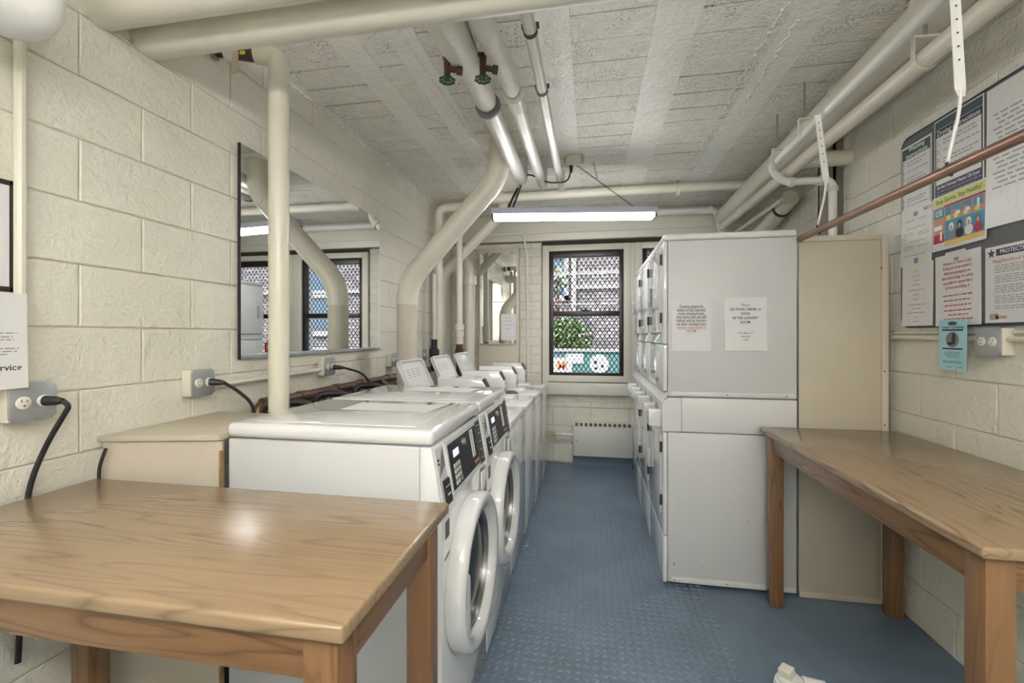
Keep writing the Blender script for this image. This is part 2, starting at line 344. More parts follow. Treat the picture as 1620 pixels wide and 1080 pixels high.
# back wall: brick courses around the two windows, smooth beam over them
b = blocks(B(), '-Y', YB, XL, -.545, 0, 2.46, .1, .22, gap=.0035)
blocks(b, '-Y', YB, -.545, XR, 0, .62, .2, .42, .01, gap=.006); blocks(b, '-Y', YB, -.545, XR, .62, .76, .06, .3, .62, gap=.005)
bw = struct('wall_back', b, M['walllow'], smooth=0)
obj('joint_bed', B().box((XL-.1, YB+.008, 0), (-.545, YB+.2, 2.46)).box((-.545, YB+.008, 0), (XR+.1, YB+.2, .76)), M['groove'], bw, smooth=0)
obj('beam', B().box((XL-.1, YB-.035, 2.475), (XR+.1, YB+.2, ZC), .004), M['casing'], bw)
obj('sill_slab', B().box((-.545, YB-.06, .765), (XR, YB+.2, .895), .006), M['casing'], bw)
wr_ = [o for o in bpy.data.objects if o.name == 'wall_right'][0]
for px, py, a_, c_ in ((1237, 318, .02, .045), (1229, 343, .015, .02)):
    q = at(px, py, X=XR-.001); b = B(); b.bm.faces.new([b.bm.verts.new((XR-.0012, q.y+a_*math.cos(k*PI/6)*(1+.2*math.sin(3*k)), q.z+c_*math.sin(k*PI/6))) for k in range(12)]); obj('orange_paint_mark', b, M['orangepaint'], wr_, smooth=0)
struct('wall_rear', B().box((XL-.1, YF-.1, 0), (XR+.1, YF, ZC)), M['rear'], smooth=0)
# ceiling: smooth bands with columns of rough cast panels between open slots
cols = [(-1.56, -1.2), (-1.06, -.92), (-.78, -.24), (-.09, .27), (.46, .83), (1.0, 1.4)]
b = B(); prev = XL-.1
for a, c in cols: b.box((prev, YF-.1, ZC), (a, YB+.1, ZC+.03)); prev = c
b.box((prev, YF-.1, ZC), (XR+.4, YB+.1, ZC+.03)); b.box((XL-.1, YF-.1, ZC+.03), (XR+.4, YB+.1, ZC+.1))
cl = struct('ceiling', b, M['ceil'], smooth=0)
b = B(); sl = B()
for ci, (a, c) in enumerate(cols):
    y = YF + random.uniform(0, .1)
    while y < YB-.35:
        g = random.choice((.004, .007, .009, .011)); b.box((a+.0005, y, ZC+.001+random.uniform(0, .001)), (c-.0005, y+.17-g, ZC+.03)); y += .17
    b.box((a, y, ZC), (c, YB+.1, ZC+.03)); b.box((a, YF-.1, ZC), (c, YF+.1, ZC+.03))
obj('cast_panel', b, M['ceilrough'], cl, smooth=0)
obj('slot_shadow_board', B().box((XL-.1, YF-.1, ZC+.022), (XR+.1, YB+.1, ZC+.0229)), M['gap'], cl, smooth=0)
def ridge(pts, r, jit, name):
    q = []; pts = [Vector(p) for p in pts]
    for a, c in zip(pts, pts[1:]):
        n = max(2, int((c-a).length/.018))
        for k in range(n): q.append(a.lerp(c, k/n)+Vector((random.uniform(-jit, jit), random.uniform(-jit, jit), random.uniform(-.002, .001))))
    return obj(name, B().tube(q, [r*random.choice((.25, .5, .8, 1, 1.3)) for _ in q], 6), M['ceil'], cl, smooth=0)
ridge([at(622, 35, Z=ZC), at(735, 200, Z=ZC), at(790, 275, Z=ZC)], .006, .004, 'seam_ridge')
ridge([at(1245, 5, Z=ZC), at(1192, 90, Z=ZC), at(1145, 175, Z=ZC), at(1090, 262, Z=ZC)], .007, .012, 'seam_ridge')
ridge([at(1262, 30, Z=ZC), at(1215, 105, Z=ZC), at(1165, 185, Z=ZC)], .006, .012, 'seam_ridge')
ridge([(XL+.006, 1.9, ZC-.004), (XL+.006, 4.9, ZC-.004)], .010, .005, 'plaster_bead')
ridge([(XR-.006, 0, ZC-.004), (XR-.006, 3.1, ZC-.004)], .008, .005, 'plaster_bead')
# ------------------------------------------------------------------ windows
def window(n, x0, x1):
    r = sroot('window_%d' % n, (x0, YB, .9)); z0, z1 = .905, 2.42
    b = B(); cw = .075
    b.box((x0, YB-.03, z0), (x0+cw, YB+.2, z1), .004).box((x1-cw, YB-.03, z0), (x1, YB+.2, z1), .004).box((x0+cw, YB-.03, z0), (x1-cw, YB+.2, z0+.07), .004).box((x0+cw, YB-.03, z1-.065), (x1-cw, YB+.2, z1), .004)
    obj('window_casing', b, M['casing'], r)
    fx0, fx1, fz0, fz1 = x0+cw, x1-cw, z0+.07, z1-.065; t = .045; zm = 1.655; b = B()
    ya, yb = YB-.012, YB+.06
    b.box((fx0, ya, fz0), (fx0+t, yb, fz1), .003).box((fx1-t, ya, fz0), (fx1, yb, fz1), .003).box((fx0+t, ya, fz0), (fx1-t, yb, fz0+.03), .003).box((fx0+t, ya, fz1-.07), (fx1-t, yb, fz1), .003).box((fx0+t, ya-.006, zm-.025), (fx1-t, yb, zm+.03), .003)
    fr = obj('window_frame', b, M['frame'], r)
    obj('sash_lock', B().box(((fx0+fx1)/2-.04, ya-.02, zm+.03), ((fx0+fx1)/2+.04, ya+.02, zm+.045), .004).box(((fx0+fx1)/2-.015, ya-.02, zm+.045), ((fx0+fx1)/2+.015, ya, zm+.06), .003), M['frame'], fr)
    for za, zb in ((fz0+.03, zm-.025), (zm+.03, fz1-.07)):
        obj('window_pane', B().quad((fx0+t, YB+.03, za), (fx1-t, YB+.03, za), (fx1-t, YB+.03, zb), (fx0+t, YB+.03, zb)), M['glass'], r, smooth=0)
    # diamond mesh guard outside the glass
    b = B(); sp = .052; wdt = fx1-fx0; hgt = fz1-fz0; sl_ = 1.45; yy = YB+.12; w = .0042
    k = -int(hgt/sl_/sp)-2
    while k*sp < wdt:
        for sgn in (1, -1):
            pts = []
            for z in (0, hgt):
                pts.append((k*sp+z/sl_, z))
            (xa, za), (xb, zb) = pts
            if xa < 0: za += (0-xa)*sl_; xa = 0
            if xb > wdt: zb -= (xb-wdt)*sl_; xb = wdt
            if zb-za < .01: continue
            X1, X2 = (fx0+xa, fx0+xb) if sgn > 0 else (fx1-xa, fx1-xb)
            b.tube([(X1, yy+.003*sgn, fz0+za), (X2, yy+.003*sgn, fz0+zb)], w, 4, False)
        k += 1
    obj('security_mesh', b, M['wire'], r, smooth=0)
    return r
window(1, -.535, .425); window(2, .47, 1.43)
struct('trim_1', B().box((.425, YB-.02, .905), (.47, YB+.1, 2.42), .004), M['casing'])
struct('trim_2', B().box((1.43, YB-.02, .895), (XR+.05, YB+.2, 2.475)), M['casing'])
struct('head_gap_shade', B().box((-.545, YB+.02, 2.42), (1.43, YB+.2, 2.475)), M['gap'])  # near-black strip painting in the shade of the gap over the windows
# column in the back left corner
tag(obj('boxed_column', B().box((-1.25, 4.862, 0), (-.79, YB-.001, 2.40), .008), M['column']), 'beige boxed column against the back wall carrying the small mirror', 'column')
# ------------------------------------------------------------------ outside
g = tag(obj('pavement', B().box((-12, YB+.22, -.45), (14, 16, -.3)), M['asphalt'], smooth=0), 'grey paved ground outside the windows', 'pavement')
g['kind'] = 'structure'
bd = thing('brick_building', 'sunlit brick apartment building across the alley with pale trim', 'building', (0, 10.2, -.3))
obj('wall', B().box((-9, 10.2, -.3), (10, 11, 9)), M['brick'], bd, smooth=0)
obj('stone_band', B().box((-.33, 10.12, 2.47), (10, 10.2, 2.54)).box((-9, 10.12, 6), (10, 10.2, 6.2)), M['trim'], bd)
obj('corner_trim', B().box((-.43, 10.1, 1.9), (-.33, 10.2, 6)), M['trim'], bd)
for x0, x1, z0, z1 in ((-1.40, -.50, 2.2, 4.2), (-3.6, -2.6, 2.4, 4.4), (3.2, 4.2, 1.4, 3.4), (6, 7, 1.4, 3.4)):
    wf = obj('window', B().box((x0, 10.1, z0), (x0+.1, 10.2, z1)).box((x1-.1, 10.1, z0), (x1, 10.2, z1)).box((x0, 10.1, z0), (x1, 10.2, z0+.12)).box((x0, 10.1, z1-.1), (x1, 10.2, z1)).box((x0, 10.1, (z0+z1)/2-.04), (x1, 10.2, (z0+z1)/2+.04)), M['trim'], bd)
    obj('pane', B().box((x0+.08, 10.16, z0+.1), (x1-.08, 10.19, z1-.08)), M['darkglass'], wf, smooth=0)
def shrub(name, label, cx, cy, cz, rx, ry, rz, n, blossoms):
    t = thing(name, label, 'shrub', (cx, cy, -.3))
    b = B(); bl = B()
    for i in range(n):
        while True:
            p = Vector((random.uniform(-1, 1), random.uniform(-1, 1), random.uniform(-1, 1)))
            if .35 < p.length < 1: break
        p = Vector((cx+p.x*rx, cy+p.y*ry, cz+p.z*rz)); s = random.uniform(.03, .06)
        u = Vector((random.uniform(-1, 1), random.uniform(-1, 1), random.uniform(-1, 1))).normalized(); v = u.orthogonal().normalized()
        (bl if random.random() < blossoms else b).quad(p-u*s, p-v*s*.5, p+u*s, p+v*s*.5)
    obj('foliage', b, M['leaf'], t, smooth=0); obj('blossom', bl, M['blossom'], t, smooth=0)
    st = B()
    for k in range(5): st.tube([(cx+random.uniform(-.1, .1), cy, -.3), (cx+random.uniform(-rx, rx)*.6, cy+random.uniform(-ry, ry)*.5, cz+rz*.3)], [.03, .01], 6)
    obj('stem', st, M['rust'], t)
shrub('flowering_shrub', 'leafy green shrub with pale blossoms seen in the lower window sash', -.50, 8.8, 1.32, .55, .3, .45, 2200, .16)
shrub('flowering_shrub', 'sparse pale blossom branch hanging before the brick building', -.68, 9.3, 2.62, .24, .2, .3, 260, .5)
shrub('flowering_shrub', 'low flowering bush at the right behind the green banner', 1.1, 9.0, 1.0, .6, .3, .35, 700, .5)
fb = thing('street_banner', 'dark green banner fence with white patches and orange letter outside', 'banner', (0, 8.2, -.3))
obj('panel', B().box((-2.6, 8.2, -.3), (3.5, 8.24, 1.12)), M['banner'], fb)
obj('white_patch', B().box((-.445, 8.17, .90), (-.136, 8.2, 1.08)).box((-.80, 8.175, .66), (-.34, 8.2, 1.0)), M['paintwhite'], fb)
text('M', .23, (-.53, 8.155, .86), '-Y', M['orangepaint'], fb, bold=.03)
obj('orange_band', B().box((-.75, 8.165, .62), (-.2, 8.2, .68)), M['pyel'], fb)
obj('round_emblem', B().lathe([(0, 0), (.17, 0), (.17, .02), (0, .02)], (.15, 8.17, .90), (0, 1, 0)), M['paintwhite'], fb)
obj('emblem_mark', B().sphere((.08, 8.16, .93), .035, (1, .1, 1)).sphere((.2, 8.16, .86), .03, (1, .1, 1)).sphere((.09, 8.16, .82), .025, (1.4, .1, 1)), M['bannerblack'], fb)
obj('top_rail', B().box((-2.6, 8.15, 1.12), (3.5, 8.28, 1.17)), M['trim'], fb)
for x in (-2.6, .9, 3.4): obj('post', B().box((x, 8.24, -.3), (x+.07, 8.31, 1.12)), M['banner'], fb)
# ------------------------------------------------------------------ light fixtures
def fixture(loc, label, ceilhook):
    x, y, z = loc; L = .63; t = thing('fluorescent_light', label, 'ceiling light', (x, y, z))
    obj('housing', B().prism([(x-L, y-.055, z), (x-L, y+.055, z), (x-L, y+.04, z+.05), (x-L, y-.04, z+.05)], (2*L, 0, 0), .004), M['housing'], t)
    obj('diffuser', B().box((x-L+.02, y-.05, z-.036), (x+L-.02, y+.05, z-.001), .012), M['lamp'], t)
    if label.startswith(('rear', 'other')): obj('added_uplight', B().box((x-L+.03, y-.035, z+.0505), (x+L-.03, y+.035, z+.06)), M['upfill'], t)  # only the added rear lamps glow upward, to fill the ceiling
    for s in (-1, 1): obj('end_clip', B().box((x+s*(L-.02), y-.052, z-.03), (x+s*(L-.005), y+.052, z), .003), M['green'], t)
    return t
LX, LY, LZ = -.135, 3.43, 2.345
lt = fixture((LX, LY, LZ), 'white strip light hanging on chains in front of the window wall', None)
def chain(p, q, parent, name='chain'):
    p, q = Vector(p), Vector(q); n = int((q-p).length/.022); b = B(); d = (q-p).normalized(); a = d.orthogonal().normalized(); c = d.cross(a)
    for i in range(n):
        m_ = p+(q-p)*((i+.5)/n); w = a if i % 2 else c
        pts = [m_+d*.013*math.cos(2*PI*k/8)+w*.006*math.sin(2*PI*k/8) for k in range(9)]
        b.tube(pts, .0018, 4, False)
    return obj(name, b, M['black'], parent, smooth=0)
chain((-.12, 3.43, 2.735), (.335, LY, LZ+.05), lt); chain((.02, 3.43, 2.745), (.05, LY, 2.62), lt, 'spare_chain')
chain((-.50, LY, 2.775), (-.60, LY, LZ+.05), lt)
obj('power_cord', B().tube(bend([(-.15, 3.43, 2.70), (-.17, 3.43, 2.60), (-.34, 3.42, 2.585), (-.50, 3.42, 2.68), (-.56, 3.43, 2.50), (-.60, 3.43, LZ+.05)], .08), .006, 8), M['black'], lt)
lt_slack = obj('slack_cord', B().tube(bend([(-.56, 3.42, 2.55), (-.60, 3.41, 2.47), (-.635, 3.42, LZ+.05)], .04), .009, 8), M['black'], lt)
lt.rotation_euler.z = .14
jb = thing('ceiling_junction_box', 'round painted junction box on the ceiling above the strip light', 'junction box', (-.13, 3.43, 2.78))
obj('box', B().lathe([(0, 0), (.075, 0), (.075, -.045), (.06, -.05), (0, -.05)], (-.13, 3.43, 2.779), (0, 0, 1), 8), M['pipe'], jb)
obj('cover', B().box((-.25, 3.40, 2.722), (0, 3.46, 2.7285), .002), M['pipe'], jb)
obj('strain_relief', B().tube([(-.15, 3.43, 2.722), (-.15, 3.43, 2.67)], [.016, .010], 12), M['black'], jb)
fixture((-.5, -.6, 2.18), 'rear left strip light added out of view to brighten room and ceiling', None)  # unseen lamp added behind the camera as fill light
fixture((.82, -.6, 2.18), 'other added rear strip light toward the right wall, out of view', None)  # second unseen fill lamp, also added behind the camera
# ------------------------------------------------------------------ pipes
def pipe(name, label, pts, r, m='pipe', R=.1, n=20, cat='pipe', group=None):
    t = thing(name, label, cat, pts[0], group); obj('pipe_run', B().tube(bend(pts, R), r, n), M[m], t); return t
def collar(t, p, axis, r, w=.02, m='pipe', name='collar'):
    p = Vector(p); a = Vector(axis).normalized(); obj(name, B().lathe([(0, -w), (r, -w), (r, w), (0, w)], p, a, 24), M[m], t)
pipe('overhead_duct_pipe', 'thick cream insulated pipe crossing overhead, the lower of two', [(XL, 1.36, 2.5), (.90, 1.36, 2.5), (.90, 1.36, ZC)], .065, 'duct', n=32)
pipe('overhead_duct_pipe', 'thick cream insulated pipe crossing overhead, nearest the camera', [(XL, 1.2, 2.5), (.90, 1.2, 2.5), (.90, 1.2, ZC)], .065, 'duct', n=32)
# white elbow at the upper left
t = pipe('white_elbow_pipe', 'white pipe with a large elbow in the upper left corner', [(-1.44, .55, 2.22), (-1.44, .93, 2.22), (-1.44, .93, 2.7)], .055, 'pipewhite', R=.1, n=24)
collar(t, (-1.44, .80, 2.22), (0, 1, 0), .062, .006, 'pipewhite')
# vertical riser at left behind the first washer
t = pipe('vertical_riser_pipe', 'straight cream riser pipe standing behind the nearest washer', [(-1.35, 1.735, 0), (-1.35, 1.735, 2.645), (-1.44, 1.70, 2.645)], .042, R=.085, n=28)
obj('iron_nipple', B().tube([(-1.43, 1.704, 2.645), (-1.585, 1.63, 2.645)], .036, 18), M['bronze'], t)
obj('pipe_sleeve', B().tube([(-1.50, 1.67, 2.645), (-1.545, 1.648, 2.645)], .044, 18), M['pipewhite'], t)
obj('wall_ring', B().tube([(-1.572, 1.636, 2.645), (-1.578, 1.633, 2.645)], .05, 18), M['steel'], t)
obj('sticker', B().box((-1.47, 1.648, 2.615), (-1.45, 1.655, 2.628)), M['yellow'], t)
tg = at(371, 97, Y=1.60)
t = thing('paper_tag', 'manila paper tag dangling below the lower overhead pipe', 'tag', tg)
obj('tag_card', B().prism([(tg.x-.020, tg.y, tg.z-.052), (tg.x+.016, tg.y, tg.z-.044), (tg.x+.018, tg.y, tg.z+.04), (tg.x+.004, tg.y, tg.z+.054), (tg.x-.012, tg.y, tg.z+.04)], (0, .001, 0)), M['tag'], t, smooth=0)
obj('string', B().tube([(tg.x+.003, tg.y, tg.z+.05), (tg.x+.003, tg.y+.02, tg.z+.12)], .001, 5), M['ink'], t)
# the big offset drain
BX = -1.315
t = thing('offset_drain_pipe', 'fat cream drain pipe with a long diagonal offset beside the large mirror', 'pipe', (BX, 3.03, 0))
A, C_, D_, E_ = Vector((BX, 3.03, 0)), Vector((BX, 3.03, 1.80)), Vector((-.63, 3.03, 2.53)), Vector((-.63, 3.03, ZC))
path = bend([A, C_, D_, E_], .15, 9)[1:-1]
lo_, hi_ = path[:10], path[10:]
obj('lower_pipe', B().tube([A, lo_[0]], .0735, 32), M['column'], t)
obj('lower_elbow', B().tube([lo_[0]-Vector((0, 0, .01))]+lo_+[lo_[-1]+(D_-C_).normalized()*.02], .077, 32), M['pipe'], t)
obj('diagonal_pipe', B().tube([lo_[-1], hi_[0]], .0745, 32), M['duct'], t)
obj('upper_elbow', B().tube([hi_[0]-(D_-C_).normalized()*.02]+hi_, .077, 32), M['pipe'], t)
obj('upper_pipe', B().tube([hi_[-1], E_], .0735, 32), M['duct'], t)
obj('ceiling_collar', B().box((-.77, 2.90, ZC-.012), (-.50, 3.16, ZC), .003), M['pipe'], t)
# second offset and its neighbours in the back left corner
t = pipe('slim_offset_pipe', 'slimmer diagonal pipe behind the fat drain pipe', [(-1.54, 4.40, 0), (-1.54, 4.40, 2.02), (-.88, 4.40, 2.66), (-.88, 4.40, ZC)], .05, R=.06)
collar(t, (-1.53, 4.40, 1.99), (.3, 0, 1), .062, .03); collar(t, (-.93, 4.40, 2.61), (1, 0, 1), .062, .025)
pipe('corner_elbow_pipe', 'cream pipe with an upper elbow at the back left corner', [(-1.49, 4.20, 0), (-1.49, 4.20, 2.685), (-1.02, 4.20, 2.685)], .042, R=.1)
t = pipe('stack_pipe', 'slim vertical stack pipe with a stepped coupling and rusty foot', [(-1.30, 4.28, 1.33), (-1.30, 4.28, 2.7)], .032)
for z, r, w in ((1.50, .048, .03), (1.43, .044, .03), (1.36, .040, .03), (2.45, .045, .03), (2.6, .042, .04)): collar(t, (-1.30, 4.28, z), (0, 0, 1), r, w)
obj('rusty_foot', B().tube([(-1.30, 4.28, 0), (-1.30, 4.28, 1.33)], .033, 16).tube([(-1.30, 4.28, 1.2), (-1.30, 4.28, 1.28)], .042, 16), M['rust'], t)
t = pipe('corner_stack_pipe', 'wide vertical pipe with a hub at the corner beside the boxed column', [(-1.32, 4.72, 0), (-1.32, 4.72, 2.12), (-1.42, 4.86, 2.32)], .062, R=.1)
collar(t, (-1.32, 4.72, 2.02), (0, 0, 1), .078, .05)
t = thing('black_vent_fitting', 'black rubber coupling on a thin riser near the middle lid', 'fitting', (-1.5, 4.0, 0))
obj('thin_riser', B().tube([(-1.47, 4.02, 1.3), (-1.47, 4.02, 2.0)], .018, 12), M['pipe'], t)
obj('coupling', B().lathe([(0, 0), (.03, 0), (.034, .06), (.048, .1), (.048, .2), (.03, .22), (.03, .3), (0, .3)], (-1.47, 4.02, 1.08), (0, 0, 1), 18), M['black'], t)
# three pipes running under the ceiling
t = thing('insulated_ceiling_pipe', 'widest of the three ceiling pipes, canvas wrapped with a handwheel valve', 'pipe', (-.53, 1.3, 2.62))
obj('pipe_run', B().tube(bend([(-.53, 2.26, 2.62), (-.53, 3.38, 2.62), (-.53, 3.38, ZC)], .05), .05, 24), M['silver'], t)
obj('canvas_wrap', B().tube([(-.56, 1.3, 2.63), (-.545, 1.75, 2.62), (-.53, 1.95, 2.62), (-.53, 2.2, 2.62), (-.53, 2.235, 2.62)], [.085, .07, .056, .054, .045], 28), M['canvas'], t)
obj('collar', B().lathe([(0, 0), (.066, 0), (.066, .02), (0, .02)], (-.53, 2.25, 2.62), (0, 1, 0), 28), M['grey'], t)
obj('steel_band', B().tube([(-.53, 2.225, 2.62), (-.53, 2.25, 2.62)], .047, 20), M['steel'], t)
def valve(t, top, parent_m='bronze'):
    x, y, z = top
    v = obj('valve', B().tube([(x, y, z+.04), (x, y, z-.09)], [.017, .013], 14).tube([(x, y, z), (x, y, z+.02)], .021, 14).tube([(x, y, z-.05), (x+.045, y+.012, z-.055)], .012, 12).tube([(x+.04, y+.01, z-.055), (x+.062, y+.016, z-.058)], .018, 14), M['bronze'], t)
    b = B(); c = Vector((x, y, z-.10)); R = .030
    b.tube([c+Vector((math.cos(k*PI/12)*R*(1+.1*math.cos(k*PI/12*8)), math.sin(k*PI/12)*R*(1+.1*math.cos(k*PI/12*8)), 0)) for k in range(25)], .0045, 6, False)
    for k in range(4): a = k*PI/4; b.tube([c-Vector((math.cos(a), math.sin(a), 0))*R, c+Vector((math.cos(a), math.sin(a), 0))*R], .003, 5)
    obj('handwheel', b, M['green'], v)
valve(t, (-.60, 1.80, 2.60))
obj('valve_branch', B().tube([(-.56, 1.55, 2.68), (-.585, 1.74, 2.64), (-.60, 1.80, 2.61)], [.06, .045, .022], 18), M['canvas'], t)
t = thing('insulated_ceiling_pipe', 'middle of the three ceiling pipes, canvas wrapped with a small handwheel valve', 'pipe', (-.38, 1.3, 2.62))
obj('pipe_run', B().tube(bend([(-.38, 2.3, 2.62), (-.38, 3.55, 2.62), (-.38, 3.55, ZC)], .05), .036, 24), M['silver'], t)
obj('canvas_wrap', B().tube([(-.42, 1.3, 2.63), (-.40, 1.8, 2.62), (-.38, 1.95, 2.62), (-.38, 2.12, 2.62), (-.38, 2.15, 2.62)], [.055, .045, .042, .042, .03], 24), M['canvas'], t)
obj('collar', B().lathe([(0, 0), (.05, 0), (.05, .02), (0, .02)], (-.38, 2.17, 2.62), (0, 1, 0), 24).tube([(-.38, 2.19, 2.62), (-.38, 2.3, 2.62)], .042, 20), M['pipewhite'], t)
valve(t, (-.45, 1.82, 2.60))
obj('valve_branch', B().tube([(-.44, 1.5, 2.66), (-.45, 1.75, 2.64), (-.45, 1.82, 2.62)], [.035, .028, .02], 14), M['canvas'], t)
t = thing('insulated_ceiling_pipe', 'slimmest of the three ceiling pipes, bare and silvery', 'pipe', (-.23, 1.3, 2.62))
obj('pipe_run', B().tube(bend([(-.235, 1.3, 2.62), (-.235, 3.66, 2.62), (-.235, 3.66, ZC)], .04), .026, 20), M['silver'], t)
for y in (1.72, 2.15): obj('clamp_band', B().tube([(-.235, y, 2.62), (-.235, y+.02, 2.62)], .029, 18).box((-.27, y, 2.63), (-.20, y+.02, 2.645)), M['bronze'], t)
hg = thing('strap_hanger', 'short dark metal hanger bar dangling between the two wrapped ceiling pipes', 'hanger', (-.49, 1.75, 2.6))
obj('strap_bar', B().prism([(-.475, 1.45, 2.70), (-.455, 1.45, 2.70), (-.455, 1.83, 2.66), (-.465, 1.86, 2.655), (-.475, 1.83, 2.66)], (0, 0, .006)), M['steel'], hg)
# cross pipe near the back and the small one on the back wall
t = pipe('cross_ceiling_pipe', 'grey cream cross pipe under the ceiling behind the strip light', [(-.88, 4.08, 2.712), (1.30, 4.08, 2.712)], .038, R=.1)
collar(t, (-.86, 4.08, 2.712), (1, 0, 0), .048, .05)
t = pipe('back_wall_pipe', 'white pipe along the top of the back wall turning down at right', [(-1.0, 4.82, 2.70), (1.27, 4.82, 2.70), (1.33, 4.82, 2.35)], .035, 'pipewhite', R=.08)
collar(t, (1.2, 4.82, 2.70), (1, 0, 0), .045, .02, 'pipewhite'); collar(t, (.2, 4.82, 2.70), (1, 0, 0), .04, .012, 'pipewhite')
t = pipe('thin_conduit', 'thin white conduit turning down beside the small mirror', [(-1.24, 4.86, 2.545), (-.74, 4.86, 2.545), (-.70, 4.9, 2.3), (-.69, 4.93, 0)], .012, 'pipewhite', R=.05, n=10)
pipe('thin_conduit', 'thin conduit line above the window head', [(-.70, 4.905, 2.56), (XR, 4.905, 2.56)], .009, 'pipewhite', n=8)
# right ceiling group
t = thing('insulated_duct_pipe', 'thickest pipe of the right ceiling group, with ringed cream insulation', 'pipe', (1.29, .5, 2.69))
zz = lambda y: 2.70-(y-1.5)*.034
obj('pipe_run', B().tube([(1.29, YF+.01, 2.70), (1.29, .5, 2.70), (1.29, 4.7, zz(4.7))], .078, 32), M['duct'], t)
for y in (1.95, 2.55, 3.0, 3.9): collar(t, (1.29, y, zz(max(y, 1.5))), (0, 1, 0), .0805, .008, 'duct', 'joint_ring')
t = thing('sprinkler_pipe', 'thin pipe on clips directly below the thick right ceiling pipe', 'pipe', (1.12, .5, 2.54))
obj('pipe_run', B().tube(bend([(1.13, YF+.01, 2.58), (1.13, .5, 2.56), (1.13, 3.08, 2.49), (1.21, 3.10, 2.40), (1.5, 3.10, 2.40), (1.5, 3.10, 1.0)], .06), .023, 18), M['pipewhite'], t)
for p, a in (((1.13, 3.0, 2.494), (0, 1, 0)), ((1.26, 3.10, 2.40), (1, 0, 0)), ((1.44, 3.10, 2.40), (1, 0, 0)), ((1.5, 3.10, 2.34), (0, 0, 1))): collar(t, p, a, .031, .015)
t = thing('straight_supply_pipe', 'straight cream pipe, lowest of the right ceiling group', 'pipe', (1.25, .5, 2.468))
obj('pipe_run', B().tube(bend([(1.25, YF+.01, 2.468), (1.25, 4.55, 2.468), (1.25, 4.55, 2.15)], .07), .036, 22), M['pipe'], t)
collar(t, (1.25, 4.5, 2.4), (0, .6, -1), .045, .02)
t = pipe('wall_stub_pipe', 'short thick stub pipe entering the right wall', [(1.30, 3.05, 2.515), (XR, 3.05, 2.515)], .047)
collar(t, (1.33, 3.05, 2.515), (1, 0, 0), .05, .03)
t = pipe('drain_wye_pipe', 'cream branch pipe with black clamp and tag at the far right', [(1.46, 3.6, 2.44), (1.46, 4.0, 2.34), (1.38, 4.6, 2.2)], .06, R=.12)
collar(t, (1.46, 3.75, 2.40), (0, 1, -.2), .066, .012, 'rust', 'clamp')
obj('tag_card', B().box((1.40, 3.93, 2.22), (1.44, 3.931, 2.28)), M['tag'], t)
pipe('thin_twin_pipe', 'thin twin pipe with clips at the far right wall', [(1.36, 3.5, 2.40), (1.36, 4.7, 2.40)], .016)
def hanger(x, y, zp, r, label, w=.02):
    t = thing('rod_hanger', label, 'pipe hanger', (x, y, zp))
    obj('rod', B().tube([(x, y, ZC), (x, y, zp+r+.05)], .006, 8), M['steel'], t)
    b = B(); n = 14
    for sgn in (1,):
        pts = [(x+(r+.004)*math.cos(a), zp+(r+.004)*math.sin(a)) for a in [PI*(1+k/n) for k in range(n+1)]]
        pts = [(x-r-.004, zp+r+.045)] + pts + [(x+r+.004, zp+r+.045)]
        for i in range(len(pts)-1):
            (xa, za), (xb, zb) = pts[i], pts[i+1]
            b.bm.faces.new([b.bm.verts.new(q) for q in ((xa, y-w/2, za), (xb, y-w/2, zb), (xb, y+w/2, zb), (xa, y+w/2, za))])
    b.box((x-r-.006, y-.012, zp+r+.042), (x+r+.006, y+.012, zp+r+.050))
    o = obj('clip', b, M['pipe'], t, smooth=0); md = o.modifiers.new('t', 'SOLIDIFY'); md.thickness = .003
hanger(1.13, 2.62, 2.503+.01, .023, 'threaded rod hanger holding the thin pipe, middle of three')
hanger(1.13, 3.42-.45, 2.495, .023, 'threaded rod hanger holding the thin pipe where it turns to the wall')
hanger(1.25, 1.93, 2.468, .036, 'threaded rod hanger with a wide clip, nearest the camera')
t = thing('rod_hanger', 'short rod hanger on the cross pipe near the right group', 'pipe hanger', (.75, 4.08, 2.7)); obj('rod', B().tube([(.75, 4.08, ZC), (.75, 4.08, 2.74)], .008, 8), M['steel'], t); obj('clip', B().tube([(.735, 4.08, 2.695), (.765, 4.08, 2.695)], .05, 16), M['pipe'], t)
# brown water pipe along the left wall
t = thing('brown_water_pipe', 'tarnished brown copper pipe running low along the left wall behind the washers', 'pipe', (-1.49, 1.8, .5))
obj('pipe_run', B().tube(bend([(-1.545, 1.84, .5), (-1.545, 1.84, 1.088), (-1.545, 4.1, 1.088)], .06), .027, 20), M['brown'], t)
for y in (1.9, 2.16, 2.5, 2.8, 3.2): collar(t, (-1.545, y, 1.088), (0, 1, 0), .032, .025, 'brown')
for y in (2.3, 2.65, 3.05): obj('branch', B().tube([(-1.53, y, 1.085), (-1.40, y+.05, 1.0)], .016, 12), M['brown'], t)
t = pipe('brown_drain_line', 'lower brown pipe just under the tarnished copper one', [(-1.53, 1.9, 1.015), (-1.53, 4.0, 1.015)], .02, 'brown')
for i, (y, lb) in enumerate(((1.80, 'black hose elbow by the plywood box'), (2.13, 'black hose elbow behind the nearest washer'), (2.53, 'black hose elbow behind the second washer'), (3.25, 'black hose loop beside the fat drain pipe'))):
    tag(obj('drain_hose', B().tube(bend([(-1.44, y, .5), (-1.44, y, 1.105), (-1.32, y+.1, 1.105), (-1.28, y+.12, .6)], .05), .018, 12), M['black']), lb, 'hose')
